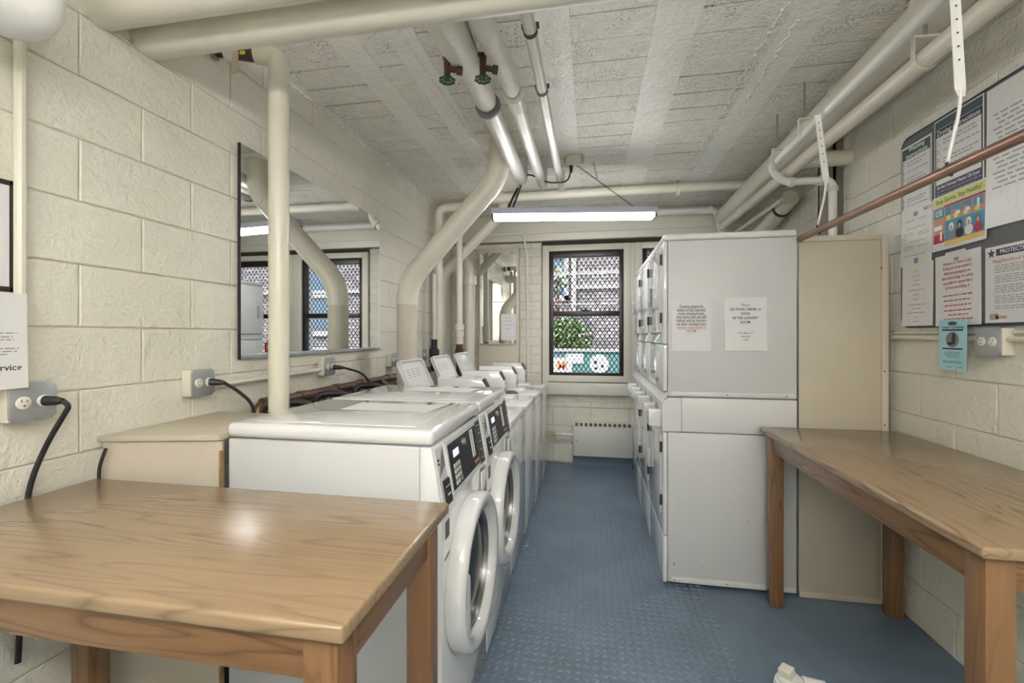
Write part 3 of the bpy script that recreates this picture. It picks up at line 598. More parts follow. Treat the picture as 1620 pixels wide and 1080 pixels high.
# copper clothes rod with straps
cr = thing('copper_rod', 'copper tube clothes rod hanging above the right table', 'clothes rod', (1.1, 1.6, 1.935))
obj('tube', B().tube([(1.1, .2, 1.935), (1.1, 2.60, 1.935), (1.1, 2.612, 1.935)], [.0165, .0165, .012], 20), M['copper'], cr)
def strap(y, xt, zt, label, xb=1.13):
    t = thing('hanging_strap', label, 'strap', (1.1, y, 1.95))
    zb = 2.16
    b = B(); b.prism([(xt-.014, y, zt), (xt+.014, y, zt), (xb+.014, y-.004, zb+.03), (xb+.012, y-.004, zb), (xb-.006, y-.004, zb+.002), (xb-.014, y, zb+.03)], (0, .0025, 0))
    s = obj('strap_band', b, M['pipewhite'], t, smooth=0)
    h = B()
    for k in range(6):
        f = (k+1)/8; h.lathe([(0, 0), (.003, 0), (.003, .001), (0, .001)], (xt+(xb-xt)*f, y-.0012-.004*f, zt+(zb+.03-zt)*f), (0, 1, 0), 8)
    obj('punched_hole', h, M['ink'], s, smooth=0)
    obj('cord', B().tube(bend([(xb, y-.004, zb+.02), (xb-.002, y, zb-.05), (1.10, y, 1.98), (1.09, y-.01, 1.957)], .05), .005, 8), M['pipewhite'], t)
    obj('knot', B().tube([(1.085, y-.012, 1.956), (1.1, y-.012, 1.912)], .004, 8), M['ink'], t)
strap(1.60, 1.115, 2.53, 'white perforated strap holding the copper rod, nearest the notice board')
strap(2.40, 1.095, 2.50, 'white perforated strap holding the far end of the copper rod')
# ------------------------------------------------------------------ front-loading washers
def front_loader(y0, w=.592):
    xb, xf = -1.215, -.455; y1 = y0+w; yc = (y0+y1)/2
    t = thing('front_load_washer', 'white front-loading washer nearest the wooden table', 'washing machine', (-.83, yc, 0), 'front-loading washers')
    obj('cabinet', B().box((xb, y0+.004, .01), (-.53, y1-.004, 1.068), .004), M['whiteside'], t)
    obj('front_frame', B().prism([(-.528, y0+.004, .01), (xf+.002, y0+.004, .01), (xf, y0+.004, .12), (xf, y0+.004, .868), (-.49, y0+.004, 1.066), (-.528, y0+.004, 1.068)], (0, w-.008, 0), .003), M['white'], t)
    obj('kick_seam', B().box((xf+.0005, y0+.006, .118), (xf+.0015, y1-.006, .121)), M['grey'], t, smooth=0)
    # lid: rounded plate with a shallow pressed rim
    lid = obj('lid', B().box((xb-.008, y0, 1.072), (-.485, y1, 1.122), .018, 4), M['white'], t, smooth=60)
    obj('pressed_panel', B().box((xb+.07, y0+.045, 1.1215), (-.56, y1-.045, 1.1245), .0015), M['white'], lid)
    obj('instruction_decal', B().quad((-.98, y0+.30, 1.1253), (-.62, y0+.29, 1.1253), (-.60, y0+.47, 1.1253), (-.99, y0+.49, 1.1253)), M['decal'], lid, smooth=0)
    slope = Vector((-.035, 0, .198)).normalized(); nrm = Vector((.198, 0, .035)).normalized(); org = Vector((xf, 0, .868))
    def S(y, v, d=0.): return org+slope*v+nrm*d+Vector((0, y0+y, 0))
    def plate(b, ya, yb, va, vb, d0, d1):
        pts = [S(ya, va, d0), S(yb, va, d0), S(yb, vb, d0), S(ya, vb, d0)]; b.prism(pts, nrm*(d1-d0)); return b
    cp = obj('control_surround', plate(plate(B(), .105, .565, .008, .197, -.001, .004), .112, .485, .018, .19, .0035, .007), M['white'], t)
    dp = obj('control_panel', plate(B(), .125, .475, .027, .18, .006, .009), M['panel'], t)
    obj('display', plate(B(), .165, .225, .128, .152, .009, .0105), M['lcd'], dp)
    kb = B()
    for i in range(3):
        for j in range(4):
            if i == 2 and j == 0: continue
            plate(kb, .152+i*.026, .170+i*.026, .036+j*.019, .050+j*.019, .009, .0105)
    obj('keypad', kb, M['key'], dp); obj('start_key', plate(B(), .21, .228, .036, .05, .009, .0105), M['keygreen'], dp)
    obj('card_slot', plate(plate(plate(plate(B(), .385, .395, .07, .175, .009, .012), .41, .42, .07, .175, .009, .012), .385, .42, .07, .078, .009, .012), .385, .42, .168, .175, .009, .012), M['offwhite'], dp)
    obj('coin_lock', B().lathe([(0, .006), (.013, .006), (.013, .018), (.010, .022), (0, .022)], S(.285, .155), nrm, 18), M['steel'], dp)
    obj('fare_label', plate(B(), .40, .46, .04, .052, .009, .0098), M['orange'], dp)
    ip = obj('instruction_strip', plate(B(), .495, .558, .012, .188, .004, .006), M['panel'], t)
    ib = B()
    for k in range(5):
        v = .022+k*.034; plate(ib, .500, .553, v+.026, v+.0275, .006, .0068); plate(ib, .508, .522, v+.006, v+.016, .006, .0068); plate(ib, .532, .546, v+.006, v+.014, .006, .0068)
    obj('strip_print', ib, M['inkgrey'], ip)
    # dispenser pocket at the near end of the slanted panel
    pk = obj('side_pocket', plate(B(), .022, .098, .01, .192, -.012, .002), M['offwhite'], t)
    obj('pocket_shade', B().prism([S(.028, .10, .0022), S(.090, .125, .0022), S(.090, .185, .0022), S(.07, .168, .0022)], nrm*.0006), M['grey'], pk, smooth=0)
    obj('card_reader', plate(B(), .045, .092, .008, .085, .002, .010), M['black'], pk)
    obj('reader_stripe', plate(plate(B(), .047, .09, .062, .065, .010, .0108), .055, .082, .035, .040, .010, .0108), M['key'], pk)
    obj('pocket_print', plate(plate(B(), .030, .045, .15, .158, .002, .003), .030, .045, .138, .144, .002, .003), M['ink'], pk)
    # detergent drawer
    dr = obj('detergent_drawer', B().box((xf, y0+.49, .70), (xf+.008, y0+.575, .845), .003), M['white'], t)
    obj('drawer_pull', B().prism([(xf+.0085, y0+.51, .765), (xf+.0085, y0+.56, .745), (xf+.0085, y0+.56, .80)], (.0012, 0, 0)), M['grey'], dr, smooth=0)
    # door: fat white ring round a dark bowl window
    c = (xf, yc-.01, .56)
    d = obj('door', B().lathe([(.225, .0), (.262, .0), (.270, .010), (.268, .048), (.260, .062), (.248, .067), (.224, .064), (.213, .055), (.206, .034), (.206, .0), (.225, 0)], c, (1, 0, 0), 64), M['white'], t, smooth=50)
    obj('door_glass', B().lathe([(0, .026), (.10, .027), (.16, .025), (.172, .020), (.172, .004), (0, .004)], c, (1, 0, 0), 48), M['blackgloss'], d, smooth=50)
    obj('door_gasket', B().lathe([(.170, .010), (.174, .034), (.180, .022), (.186, .036), (.192, .026), (.198, .036), (.205, .02), (.168, .010)], c, (1, 0, 0), 48), M['silverring'], d, smooth=30)
    obj('door_handle', B().prism([(xf+.018, yc-.205, .44), (xf+.018, yc-.145, .40), (xf+.018, yc-.145, .60), (xf+.018, yc-.165, .62), (xf+.018, yc-.20, .60)], (.034, 0, 0), .005), M['white'], d)
    obj('hinge_cover', B().box((xf, yc+.255, .52), (xf+.02, yc+.275, .60), .004), M['white'], d)
    obj('rating_label', B().box((xf+.0002, y0+.035, .77), (xf+.0012, y0+.075, .825)), M['panel'], t, smooth=0)
    mk = B()
    for k in range(7): mk.box((xf+.0002, y0+.03+k*.011, .705+k*.002), (xf+.0012, y0+.038+k*.011, .712+k*.002))
    obj('name_mark', mk, M['ink'], t, smooth=0)
    for yy in (y0+.05, y1-.05): obj('foot', B().lathe([(0, 0), (.022, 0), (.022, .012), (0, .012)], (-.50, yy, 0), (0, 0, 1), 12), M['black'], t)
    return t
w1 = front_loader(1.31)
w2 = copy_tree(w1); w2.location.y += .60; w2['label'] = 'white front-loading washer between its twin and the top-loading washers'
# ------------------------------------------------------------------ top-loading washers
def top_loader(y0, w=.58, lid_open=True):
    xb, xf = -1.16, -.455; y1 = y0+w
    t = thing('top_load_washer', '', 'washing machine', (-.8, y0+w/2, 0), 'top-loading washers')
    obj('cabinet', B().box((xb, y0+.003, .01), (xf-.006, y1-.003, .875), .006), M['white'], t)
    obj('front_panel', B().box((xf-.006, y0+.003, .06), (xf, y1-.003, .86), .003), M['white'], t)
    ox0, ox1, oy0, oy1 = -1.02, -.62, y0+.06, y0+.44
    b = B()
    for a, c in (((xb, y0), (ox0, y1-.002)), ((ox1, y0), (xf, y1-.002)), ((ox0, y0), (ox1, oy0)), ((ox0, oy1), (ox1, y1-.002))): b.box((a[0], a[1]+.002, .875), (c[0], c[1], .915), .006 if a[0] != ox0 or 1 else 0)
    obj('top_deck', b, M['white'], t)
    if lid_open:
        tb = obj('tub', B().box((ox0, oy0, .8755), (ox1, oy1, .879)), M['offwhite'], t)
        obj('drum_rim', B().lathe([(.12, .004), (.165, .004), (.175, .018), (.165, .026), (.15, .012), (.12, .008)], ((ox0+ox1)/2, (oy0+oy1)/2, .878), (0, 0, 1), 28), M['silverring'], tb)
        obj('drum_well', B().lathe([(0, .001), (.155, .001), (.155, .006), (0, .006)], ((ox0+ox1)/2, (oy0+oy1)/2, .879), (0, 0, 1), 24), M['black'], tb)
        # open lid leaning back
        a = math.radians(25); u = Vector((-math.sin(a), 0, math.cos(a))); n = Vector((math.cos(a), 0, math.sin(a))); h = Vector((ox0+.0, 0, .925)); Ln = .37
        def Lp(y, v, d): return h+u*v+n*d+Vector((0, y, 0))
        r = .03; ya, yb = oy0-.005, oy1+.01
        rr = [(ya, 0), (yb, 0), (yb, Ln-r), (yb-r*.3, Ln-r*.3), (yb-r, Ln), (ya+r, Ln), (ya+r*.3, Ln-r*.3), (ya, Ln-r)]
        ld = obj('lid', B().prism([Lp(y, v, -.022) for y, v in rr], n*.016, .004), M['offwhite'], t)
        b = B(); k = 8
        for i in range(k):
            (p, q), (p2, q2) = rr[i], rr[(i+1) % k]; ym, vm = (ya+yb)/2, Ln/2
            f = lambda y, v: (y+(ym-y)*.075, v+(vm-v)*.075)
            (p3, q3), (p4, q4) = f(p, q), f(p2, q2)
            b.prism([Lp(p, q, -.006), Lp(p2, q2, -.006), Lp(p4, q4, -.006), Lp(p3, q3, -.006)], n*.010)
        obj('lid_rim', b, M['whiteside'], ld)  # greyer colour on the rim imitates the shading of the recessed lid panel
        b = B()
        for j in range(4):
            for q in range(3): b.prism([Lp(ya+.07+q*.075, .30-j*.017, -.006), Lp(ya+.07+q*.075+random.uniform(.04, .065), .30-j*.017, -.006), Lp(ya+.07+q*.075+.05, .306-j*.017, -.006), Lp(ya+.07+q*.075, .306-j*.017, -.006)], n*.0008)
        obj('lid_print', b, M['whiteprint'], ld)
        for yy in (ya+.03, yb-.015): obj('lid_stop', B().lathe([(0, 0), (.009, 0), (.009, .012), (0, .012)], Lp(yy, .12, -.006), n, 10), M['ink'], ld)
    else:
        obj('lid', B().box((ox0-.02, oy0-.01, .9155), (ox1+.02, oy1+.02, .93), .005), M['white'], t)
    # meter case with a chamfered front
    ca, cb = y0+.455, y1-.01; xa, xc = -1.06, -.70
    mc = obj('meter_case', B().prism([(xa, ca, .916), (xc, ca, .916), (xc, ca, 1.035), (xc-.05, ca, 1.122), (xa, ca, 1.122)], (0, cb-ca, 0), .004), M['white'], t)
    obj('selector_panel', B().prism([(xc-.006, ca+.012, 1.047), (xc-.006, cb-.012, 1.047), (xc-.044, cb-.012, 1.113), (xc-.044, ca+.012, 1.113)], (.0035, 0, .002)), M['panel'], mc)
    obj('selector_light', B().box((xc-.028, ca+.03, 1.085), (xc-.022, ca+.05, 1.093)), M['red'], mc)
    obj('coin_slide', B().box((xc, ca+.03, .95), (xc+.012, cb-.03, .99), .002), M['steel'], mc)
    for yy in (y0+.05, y1-.05): obj('foot', B().lathe([(0, 0), (.02, 0), (.02, .012), (0, .012)], (-.50, yy, 0), (0, 0, 1), 12), M['black'], t)
    return t
TL = ('white top-loading washer with open lid right behind the front-loaders', 'white top-loading washer with open lid, second of the row from the front-loaders', 'white top-loading washer with open lid, third of the row from the front-loaders', 'white top-loading washer with closed lid against the back wall')
p = top_loader(2.515); p['label'] = TL[0]
for i in (1, 2): c = copy_tree(p); c.location.y += .585*i; c['label'] = TL[i]
p4 = top_loader(2.515+.585*3, lid_open=False); p4['label'] = TL[3]
# ------------------------------------------------------------------ stacked dryers
def dryer(y0, w=.574):
    X0, X1 = .405, 1.10; y1 = y0+w
    t = thing('stacked_dryer', '', 'dryer', ((X0+X1)/2, y0+w/2, 0), 'stacked dryers')
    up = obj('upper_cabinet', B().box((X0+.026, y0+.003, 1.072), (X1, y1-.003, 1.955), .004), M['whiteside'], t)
    obj('top_cap', B().box((X0+.004, y0, 1.957), (X1, y1, 1.995), .012, 3), M['offwhite'], t)
    obj('upper_front', B().box((X0, y0+.002, 1.370), (X0+.024, y1-.002, 1.955), .008, 3), M['white'], t)
    obj('middle_front', B().box((X0, y0+.002, 1.10), (X0+.024, y1-.002, 1.366), .008, 3), M['white'], t)
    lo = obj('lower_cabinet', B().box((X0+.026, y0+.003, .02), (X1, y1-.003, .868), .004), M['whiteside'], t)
    obj('base_strip', B().box((X0+.045, y0-.002, .022), (X1-.01, y0+.004, .052), .0015), M['offwhite'], lo)
    obj('side_strip', B().box((X0+.045, y0-.002, 1.078), (X1-.01, y0+.004, 1.10), .0015), M['offwhite'], up)
    obj('screw', B().lathe([(0, 0), (.005, 0), (.005, .003), (0, .003)], (X0+.34, y0-.005, 1.088), (0, 1, 0), 10).lathe([(0, 0), (.005, 0), (.005, .003), (0, .003)], (X0+.64, y0-.005, 1.088), (0, 1, 0), 10).lathe([(0, 0), (.005, 0), (.005, .003), (0, .003)], (X0+.06, y0-.005, .036), (0, 1, 0), 10).lathe([(0, 0), (.005, 0), (.005, .003), (0, .003)], (X0+.34, y0-.005, .036), (0, 1, 0), 10), M['steel'], t)
    obj('control_cabinet', B().box((X0+.10, y0+.001, .874), (X1, y1-.001, 1.066), .004), M['offwhite'], t)
    hd = obj('control_hood', B().prism([(X0+.098, y0+.001, .874), (X0-.004, y0+.001, .874), (X0-.004, y0+.001, 1.045), (X0+.03, y0+.001, 1.066), (X0+.03, y0+.001, 1.066+.0001), (X0+.098, y0+.001, 1.066)], (0, w-.002, 0), 0), M['offwhite'], t)
    obj('hood_cap', B().prism([(X0-.012, y0, 1.040), (X0+.024, y0, 1.100), (X0+.024, y0, 1.068)], (0, w, 0)), M['offwhite'], hd)
    for yy in (.05, .30):
        cbx = obj('coin_box', B().box((X0-.072, y0+yy, .892), (X0-.004, y0+yy+.10, .985), .003), M['white'], t)
        obj('coin_lock', B().lathe([(0, 0), (.010, 0), (.010, .006), (0, .006)], (X0-.078, y0+yy+.05, .93), (1, 0, 0), 14), M['steel'], cbx)
        obj('coin_slide', B().box((X0-.010, y0+yy+.11, .93), (X0-.004, y0+yy+.20, 1.01), .002), M['steel'], t)
    obj('lower_front', B().box((X0, y0+.002, .278), (X0+.024, y1-.002, .868), .008, 3), M['white'], t)
    obj('toe_front', B().box((X0, y0+.002, .012), (X0+.024, y1-.002, .274), .008, 3), M['white'], t)
    for nm, z0, z1, hz in (('upper_door', 1.435, 1.925, 1.67), ('lower_door', .385, .845, .60)):
        d = obj(nm, B().box((X0-.010, y0+.05, z0), (X0+.002, y1-.045, z1), .006, 3), M['white'], t)
        obj('door_handle', B().box((X0-.026, y1-.115, hz-.065), (X0-.009, y1-.10, hz+.065), .004), M['galv'] if nm == 'upper_door' else M['offwhite'], d)
        for zz_ in (z0+.055, z1-.10): obj('hinge', B().box((X0-.013, y0+.034, zz_), (X0-.001, y0+.050, zz_+.06), .002), M['black'], d)
        obj('door_gap', B().box((X0-.002, y0+.06, z0-.010), (X0-.0005, y1-.05, z0-.004)), M['grey'], d, smooth=0)
    obj('lint_door', B().box((X0-.005, y0+.10, 1.13), (X0+.002, y1-.10, 1.33), .004), M['white'], t)
    obj('lint_handle', B().box((X0-.012, y0+.16, 1.14), (X0-.004, y0+.24, 1.165), .002), M['grey'], t)
    return t
d1 = dryer(2.63); d1['label'] = 'tall white stacked dryer nearest the camera with paper notices on its side'
for i, lb in ((1, 'tall white stacked dryer in the middle of the row of three'), (2, 'tall white stacked dryer nearest the window wall')):
    c = copy_tree(d1); c.location.y += .578*i; c['label'] = lb
sc_ = B()
for px, py, w_, h_ in ((1065, 894, .010, .018), (1110, 897, .014, .004), (1184, 826, .004, .016), (1134, 902, .005, .004)):
    q = at(px, py, Y=2.6325); sc_.quad((q.x, 2.6325, q.z), (q.x+w_, 2.6325, q.z+.002), (q.x+w_*.8, 2.6325, q.z+h_), (q.x+.001, 2.6325, q.z+h_*.8))
obj('scuff_mark', sc_, M['inkgrey'], d1, smooth=0)
# plywood closing panel beside the dryers
t = thing('closing_panel', 'beige plywood panel closing the gap between dryers and right wall', 'panel', (1.34, 2.66, 0))
obj('board', B().box((1.112, 2.64, .012), (1.525, 2.655, 1.95), .002), M['ply'], t)
obj('edge_strip', B().box((1.505, 2.625, .012), (1.535, 2.66, 1.955), .003), M['plypink'], t); obj('top_strip', B().box((1.112, 2.632, 1.925), (1.505, 2.66, 1.955), .003), M['ply'], t)
obj('bottom_strip', B().box((1.112, 2.63, .002), (1.505, 2.66, .03), .003), M['plypink'], t)
for x, z in ((1.515, .95), (1.50, 1.77), (1.515, 1.23)): obj('nail_head', B().lathe([(0, 0), (.004, 0), (.004, .002), (0, .002)], (x, 2.623, z), (0, 1, 0), 8), M['ink'], t)
# plywood box at left, slanted
t = thing('plywood_box', 'beige plywood box between the left wall and the nearest washer', 'box', (-1.42, 1.4, 0))
fa, fbb = Vector((-1.59, 1.205, 0)), Vector((-1.228, 1.300, 0))
obj('front_board', B().prism([fa, fbb, fbb+Vector((0, 0, 1.062)), fa+Vector((0, 0, 1.068))], (-.003, .012, 0)), M['plypink'], t, smooth=0)
obj('top_board', B().prism([(-1.597, 1.19, 1.070), (-1.226, 1.288, 1.066), (-1.226, 1.68, 1.066), (-1.597, 1.68, 1.070)], (0, 0, .018), .002), M['ply'], t)
obj('raw_edge', B().box((-1.235, 1.295, .0), (-1.226, 1.308, 1.03)), M['plyedge'], t)
# ------------------------------------------------------------------ tables
def table(name, label, x0, x1, y0, y1, zt, grain, legs):
    t = thing(name, label, 'table', ((x0+x1)/2, (y0+y1)/2, 0)); b = B(); th = .03
    b.box((x0, y0, zt-th), (x1, y1, zt), .007, 3)
    obj('tabletop', b, M['top'+grain], t); i = .03; ah = .085; zt2 = zt-th
    obj('apron', B().box((x0+i, y0+i, zt2-ah), (x1-i, y0+i+.022, zt2-.001), .002), M['oakx'], t)
    obj('apron', B().box((x0+i, y1-i-.022, zt2-ah), (x1-i, y1-i, zt2-.001), .002), M['oakx'], t)
    obj('apron', B().box((x0+i, y0+i+.022, zt2-ah), (x0+i+.022, y1-i-.022, zt2-.001), .002), M['oaky'], t)
    obj('apron', B().box((x1-i-.022, y0+i+.022, zt2-ah), (x1-i, y1-i-.022, zt2-.001), .002), M['oaky'], t)
    for (lx, ly) in legs:
        s = .064; a = x0+i-.006 if lx < 0 else x1-i+.006-s; c = y0+i-.006 if ly < 0 else y1-i+.006-s
        obj('leg', B().box((a, c, 0), (a+s, c+s, zt2-.002), .004), M['oakz'], t)
    return t
table('wooden_table', 'varnished wooden table with its end against the nearest washer', -1.565, -.382, .635, 1.165, .962, 'x', ((-1,-1),(-1,1),(1,-1),(1,1)))
rt = table('wooden_table', 'varnished wooden table along the right wall under the notice board', .90, 1.562, 1.21, 2.60, .925, 'y', ((-1,-1),(-1,1),(1,-1),(1,1)))
# ------------------------------------------------------------------ mirrors
t = thing('wall_mirror', 'large frameless wall mirror on the left block wall', 'mirror', (-1.595, 2.46, 1.31))
obj('glass', B().box((-1.597, 1.786, 1.33), (-1.588, 3.146, 2.305), .0015), M['mirror'], t, smooth=0)
obj('bottom_channel', B().box((-1.598, 1.786, 1.308), (-1.582, 3.146, 1.33), .002), M['galv'], t)
obj('black_edge', B().box((-1.598, 1.780, 1.308), (-1.586, 1.786, 2.305)), M['black'], t)
t = thing('wall_mirror', 'small narrow mirror with a notice on the boxed column', 'mirror', (-.98, 4.855, 1.31))
obj('glass', B().box((-1.235, 4.852, 1.325), (-.815, 4.859, 2.34), .0015), M['mirror'], t, smooth=0)
obj('bottom_channel', B().box((-1.235, 4.847, 1.31), (-.815, 4.861, 1.326)), M['galv'], t)
for x in (-1.16, -.88): obj('clip', B().box((x, 4.846, 2.333), (x+.02, 4.861, 2.348)), M['steel'], t)
t = thing('no_smoking_sign', 'small red no smoking sign at the bottom edge of the large mirror', 'sign', (-1.58, 2.1, 1.34))
obj('plate', B().box((-1.586, 1.945, 1.335), (-1.583, 2.085, 1.385)), M['red'], t, smooth=0)
text('NO SMOKING', .030, (-1.5825, 2.013, 1.36), '+X', M['paintwhite'], t, bold=.02, width=.125)
# ------------------------------------------------------------------ radiator
t = thing('radiator', 'low white convector radiator under the window', 'radiator', (.11, 4.88, 0))
x0, x1 = -.185, .44; ya = 4.835
b = B().box((x0, ya, .115), (x1, YB-.005, .43), .004)
b.box((x0, ya, .425), (x1, ya+.006, .436)).box((x0, ya+.02, .468), (x1, YB-.005, .476))
n = 12
for k in range(n+1): xx = x0+(x1-x0-.02)*k/n; b.prism([(xx, ya, .43), (xx, ya+.02, .474), (xx, ya+.026, .474), (xx, ya+.006, .43)], (.016, 0, 0))
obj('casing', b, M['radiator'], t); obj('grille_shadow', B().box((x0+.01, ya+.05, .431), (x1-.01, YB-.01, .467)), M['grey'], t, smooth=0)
obj('plinth', B().box((x0-.01, ya+.05, 0), (x1, YB-.004, .114)), M['plinth'], t)
obj('knob', B().lathe([(0, 0), (.006, 0), (.006, .006), (0, .006)], (x0+.03, ya-.006, .28), (0, 1, 0), 10), M['ink'], t)
t = pipe('radiator_supply_pipe', 'small white supply pipe with brass valve left of the radiator', [(-.42, 4.90, .33), (-.19, 4.90, .325)], .011, 'pipewhite')
obj('brass_valve', B().tube([(-.43, 4.90, .33), (-.385, 4.90, .33)], .018, 10).box((-.43, 4.88, .345), (-.37, 4.92, .352)), M['pyel'], t)
collar(t, (-.30, 4.90, .328), (1, 0, 0), .02, .012, 'pipewhite')
# ------------------------------------------------------------------ electrical boxes
def outlet(Y, Z, side, label, plug=None):
    s = 1 if side == '+X' else -1; xw = XL if s > 0 else XR; a = .052
    t = thing('outlet_box', label, 'electrical outlet', (xw, Y, Z)); X = lambda d: xw+s*d
    obj('box_body', B().box((X(0), Y-a, Z-a), (X(.044), Y+a, Z+a), .003), M['pipe'], t)
    c = .014; q = a+.003
    poly = [(Y-q+c, Z-q), (Y+q-c, Z-q), (Y+q, Z-q+c), (Y+q, Z+q-c), (Y+q-c, Z+q), (Y-q+c, Z+q), (Y-q, Z+q-c), (Y-q, Z-q+c)]
    cv = obj('cover_plate', B().prism([(X(.0445), y, z) for y, z in poly], (s*.007, 0, 0), .002), M['galv'], t)
    for k in (-1, 1):
        r = obj('receptacle', B().lathe([(0, 0), (.0175, 0), (.0175, .003), (.015, .0045), (0, .0045)], (X(.0515), Y+k*.024, Z), (s, 0, 0), 20), M['recept'], cv)
        obj('slot', B().box((X(.0562), Y+k*.024-.007, Z+.002), (X(.0566), Y+k*.024-.005, Z+.010)).box((X(.0562), Y+k*.024+.005, Z+.002), (X(.0566), Y+k*.024+.007, Z+.009)).lathe([(0, 0), (.0025, 0), (.0025, .0004), (0, .0004)], (X(.0562), Y+k*.024, Z-.008), (s, 0, 0), 8), M['ink'], r, smooth=0)
    return t
def cord(label, pts, r=.0055, plug=True):
    t = thing('power_cord', label, 'cord', pts[0]); p0, p1 = Vector(pts[0]), Vector(pts[1])
    if plug: obj('plug', B().tube([p0, p0+(p1-p0)*.6, p1], [.015, .013, .008], 14), M['black'], t)
    obj('cable', B().tube(bend(pts[1:] if plug else pts, .06), r, 10), M['black'], t)
outlet(.993, 1.232, '+X', 'grey outlet box with a plug on the left wall, nearest the camera')
outlet(1.55, 1.228, '+X', 'grey outlet box on the left wall above the plywood box')
outlet(2.436, 1.232, '+X', 'grey outlet box on the left wall under the large mirror')
outlet(3.33, 1.222, '+X', 'grey outlet box on the left wall just left of the fat drain pipe')
outlet(3.98, 1.235, '+X', 'small outlet box between the drain pipe and the corner elbow pipe')
outlet(2.02, 1.395, '-X', 'grey double outlet box on the right wall below the notice board')
cord('black cord hanging from the nearest left outlet down behind the table', [(-1.545, 1.017, 1.232), (-1.50, 1.03, 1.23), (-1.485, 1.035, 1.215), (-1.55, 1.02, 1.1), (-1.582, 1.0, .98), (-1.585, .98, .5)], .007)
cord('black cord curving from the outlet above the plywood box', [(-1.545, 1.574, 1.228), (-1.50, 1.60, 1.222), (-1.48, 1.64, 1.19), (-1.445, 1.70, 1.12), (-1.445, 1.71, .85)], .007)
cord('black cord dropping from the outlet under the large mirror', [(-1.545, 2.46, 1.225), (-1.49, 2.49, 1.22), (-1.42, 2.60, 1.18), (-1.38, 2.72, 1.0), (-1.38, 2.72, .7)], .007)
cord('short black cord below the outlet near the drain pipe', [(-1.545, 3.35, 1.215), (-1.50, 3.38, 1.21), (-1.46, 3.42, 1.15), (-1.45, 3.42, .8)], .007)
cord('black cord tucked at the left end of the plywood box', [(-1.56, 1.19, 1.05), (-1.575, 1.18, .99), (-1.57, 1.19, .5)], .005, False)
def conduit(label, pts, r=.011, m='pipe'):
    return tag(obj('wall_conduit', B().tube(bend(pts, .03), r, 10), M[m]), label, 'conduit')
conduit('vertical conduit on the left wall beside the framed notice', [(-1.585, .985, 1.285), (-1.585, .985, 2.75)], .014)
conduit('horizontal conduit between two outlets under the large mirror', [(-1.58, 1.603, 1.205), (-1.58, 2.384, 1.215)])
conduit('horizontal conduit on the right wall left of the double outlet', [(XR-.012, 2.63, 1.40), (XR-.022, 2.60, 1.41), (XR-.022, 2.074, 1.405)])
conduit('horizontal conduit right of the double outlet', [(XR-.022, 1.966, 1.405), (XR-.022, .8, 1.40)])
conduit('thin raised rail on the right wall just under the notice board', [(XR-.006, 2.62, 1.432), (XR-.006, 1.3, 1.432)], .008)
# ------------------------------------------------------------------ notice board and notices
t = thing('notice_board', 'grey felt notice board with navy trim on the right wall', 'notice board', (XR, 1.95, 1.456))
ya, yb, za, zb = 1.15, 2.565, 1.456, 2.405
def rrect(a, b_, c, d, r, x): 
    out = []
    for (cy, cz, a0) in ((b_-r, c+r, -90), (b_-r, d-r, 0), (a+r, d-r, 90), (a+r, c+r, 180)):
        for k in range(6): an = math.radians(a0+k*18); out.append((x, cy+r*math.cos(an), cz+r*math.sin(an)))
    return out
obj('trim', B().prism(rrect(ya, yb, za, zb, .05, XR-.001), (-.016, 0, 0), .003), M['navyframe'], t)
obj('felt', B().prism(rrect(ya+.012, yb-.012, za+.012, zb-.012, .045, XR-.0172), (-.002, 0, 0)), M['felt'], t)
def paper(side, plane, u0, u1, z0, z1, name, label, m='paper', lift=0., tilt=0., cat='notice'):
    """a sheet hung on a wall; u runs left to right as seen; gently curled at the foot"""
    u, v, n = FACE[side]; t = thing(name, label, cat, Vector())
    w, h = u1-u0, z1-z0; org = Vector((u0 if side == '-Y' else plane, plane if side == '-Y' else (u0 if side == '+X' else -u0), z0))
    ct, st = math.cos(tilt), math.sin(tilt)
    def P(a, b_, d=0.):
        a0, b0 = (a-.5)*w, (b_-.5)*h; a1, b1 = a0*ct-b0*st, a0*st+b0*ct
        dd = lift*(1-b_)**2*(.3+.7*abs(2*a-1))
        return org+u*(a1+w/2)+v*(b1+h/2)+n*(d+dd)
    b = B(); N = 12; g = [[b.bm.verts.new(P(i/N, j/N)) for j in range(N+1)] for i in range(N+1)]
    for i in range(N):
        for j in range(N): b.bm.faces.new((g[i][j], g[i+1][j], g[i+1][j+1], g[i][j+1]))
    t.location = P(.5, 0)
    o = obj('sheet', b, M[m], t, smooth=0); md = o.modifiers.new('thickness', 'SOLIDIFY'); md.thickness = .0006; md.offset = 1
    def F(): return ((u*ct+v*st), (v*ct-u*st), n)
    def patch(a0, b0, a1, b1, mm, nm='print', d=.0012, parent=None):
        q = B(); K = 4; gg = [[q.bm.verts.new(P(a0+(a1-a0)*i/K, b0+(b1-b0)*j/K, d)) for j in range(K+1)] for i in range(K+1)]
        for i in range(K):
            for j in range(K): q.bm.faces.new((gg[i][j], gg[i+1][j], gg[i+1][j+1], gg[i][j+1]))
        return obj(nm, q, M[mm], parent or t, smooth=0)
    def bars(rows, mm, nm='printed_text', d=.0013, th=.007, jag=True):
        q = B()
        for (a0, a1, b_) in rows:
            x = a0
            while x < a1-.01:
                wd_ = min(random.uniform(.03, .11), a1-x) if jag else a1-a0
                q.bm.faces.new([q.bm.verts.new(P(*c_, d)) for c_ in ((x, b_-th), (x+wd_, b_-th), (x+wd_, b_+th), (x, b_+th))]); x += wd_+.018
        return obj(nm, q, M[mm], t, smooth=0)
    def txt(s, size, a, b_, mm='ink', align='CENTER', bold=0., nm='lettering', d=.0016, **k): return text(s, size, P(a, b_, d), F(), M[mm], t, align, bold, nm, **k)
    return t, patch, bars, txt, P
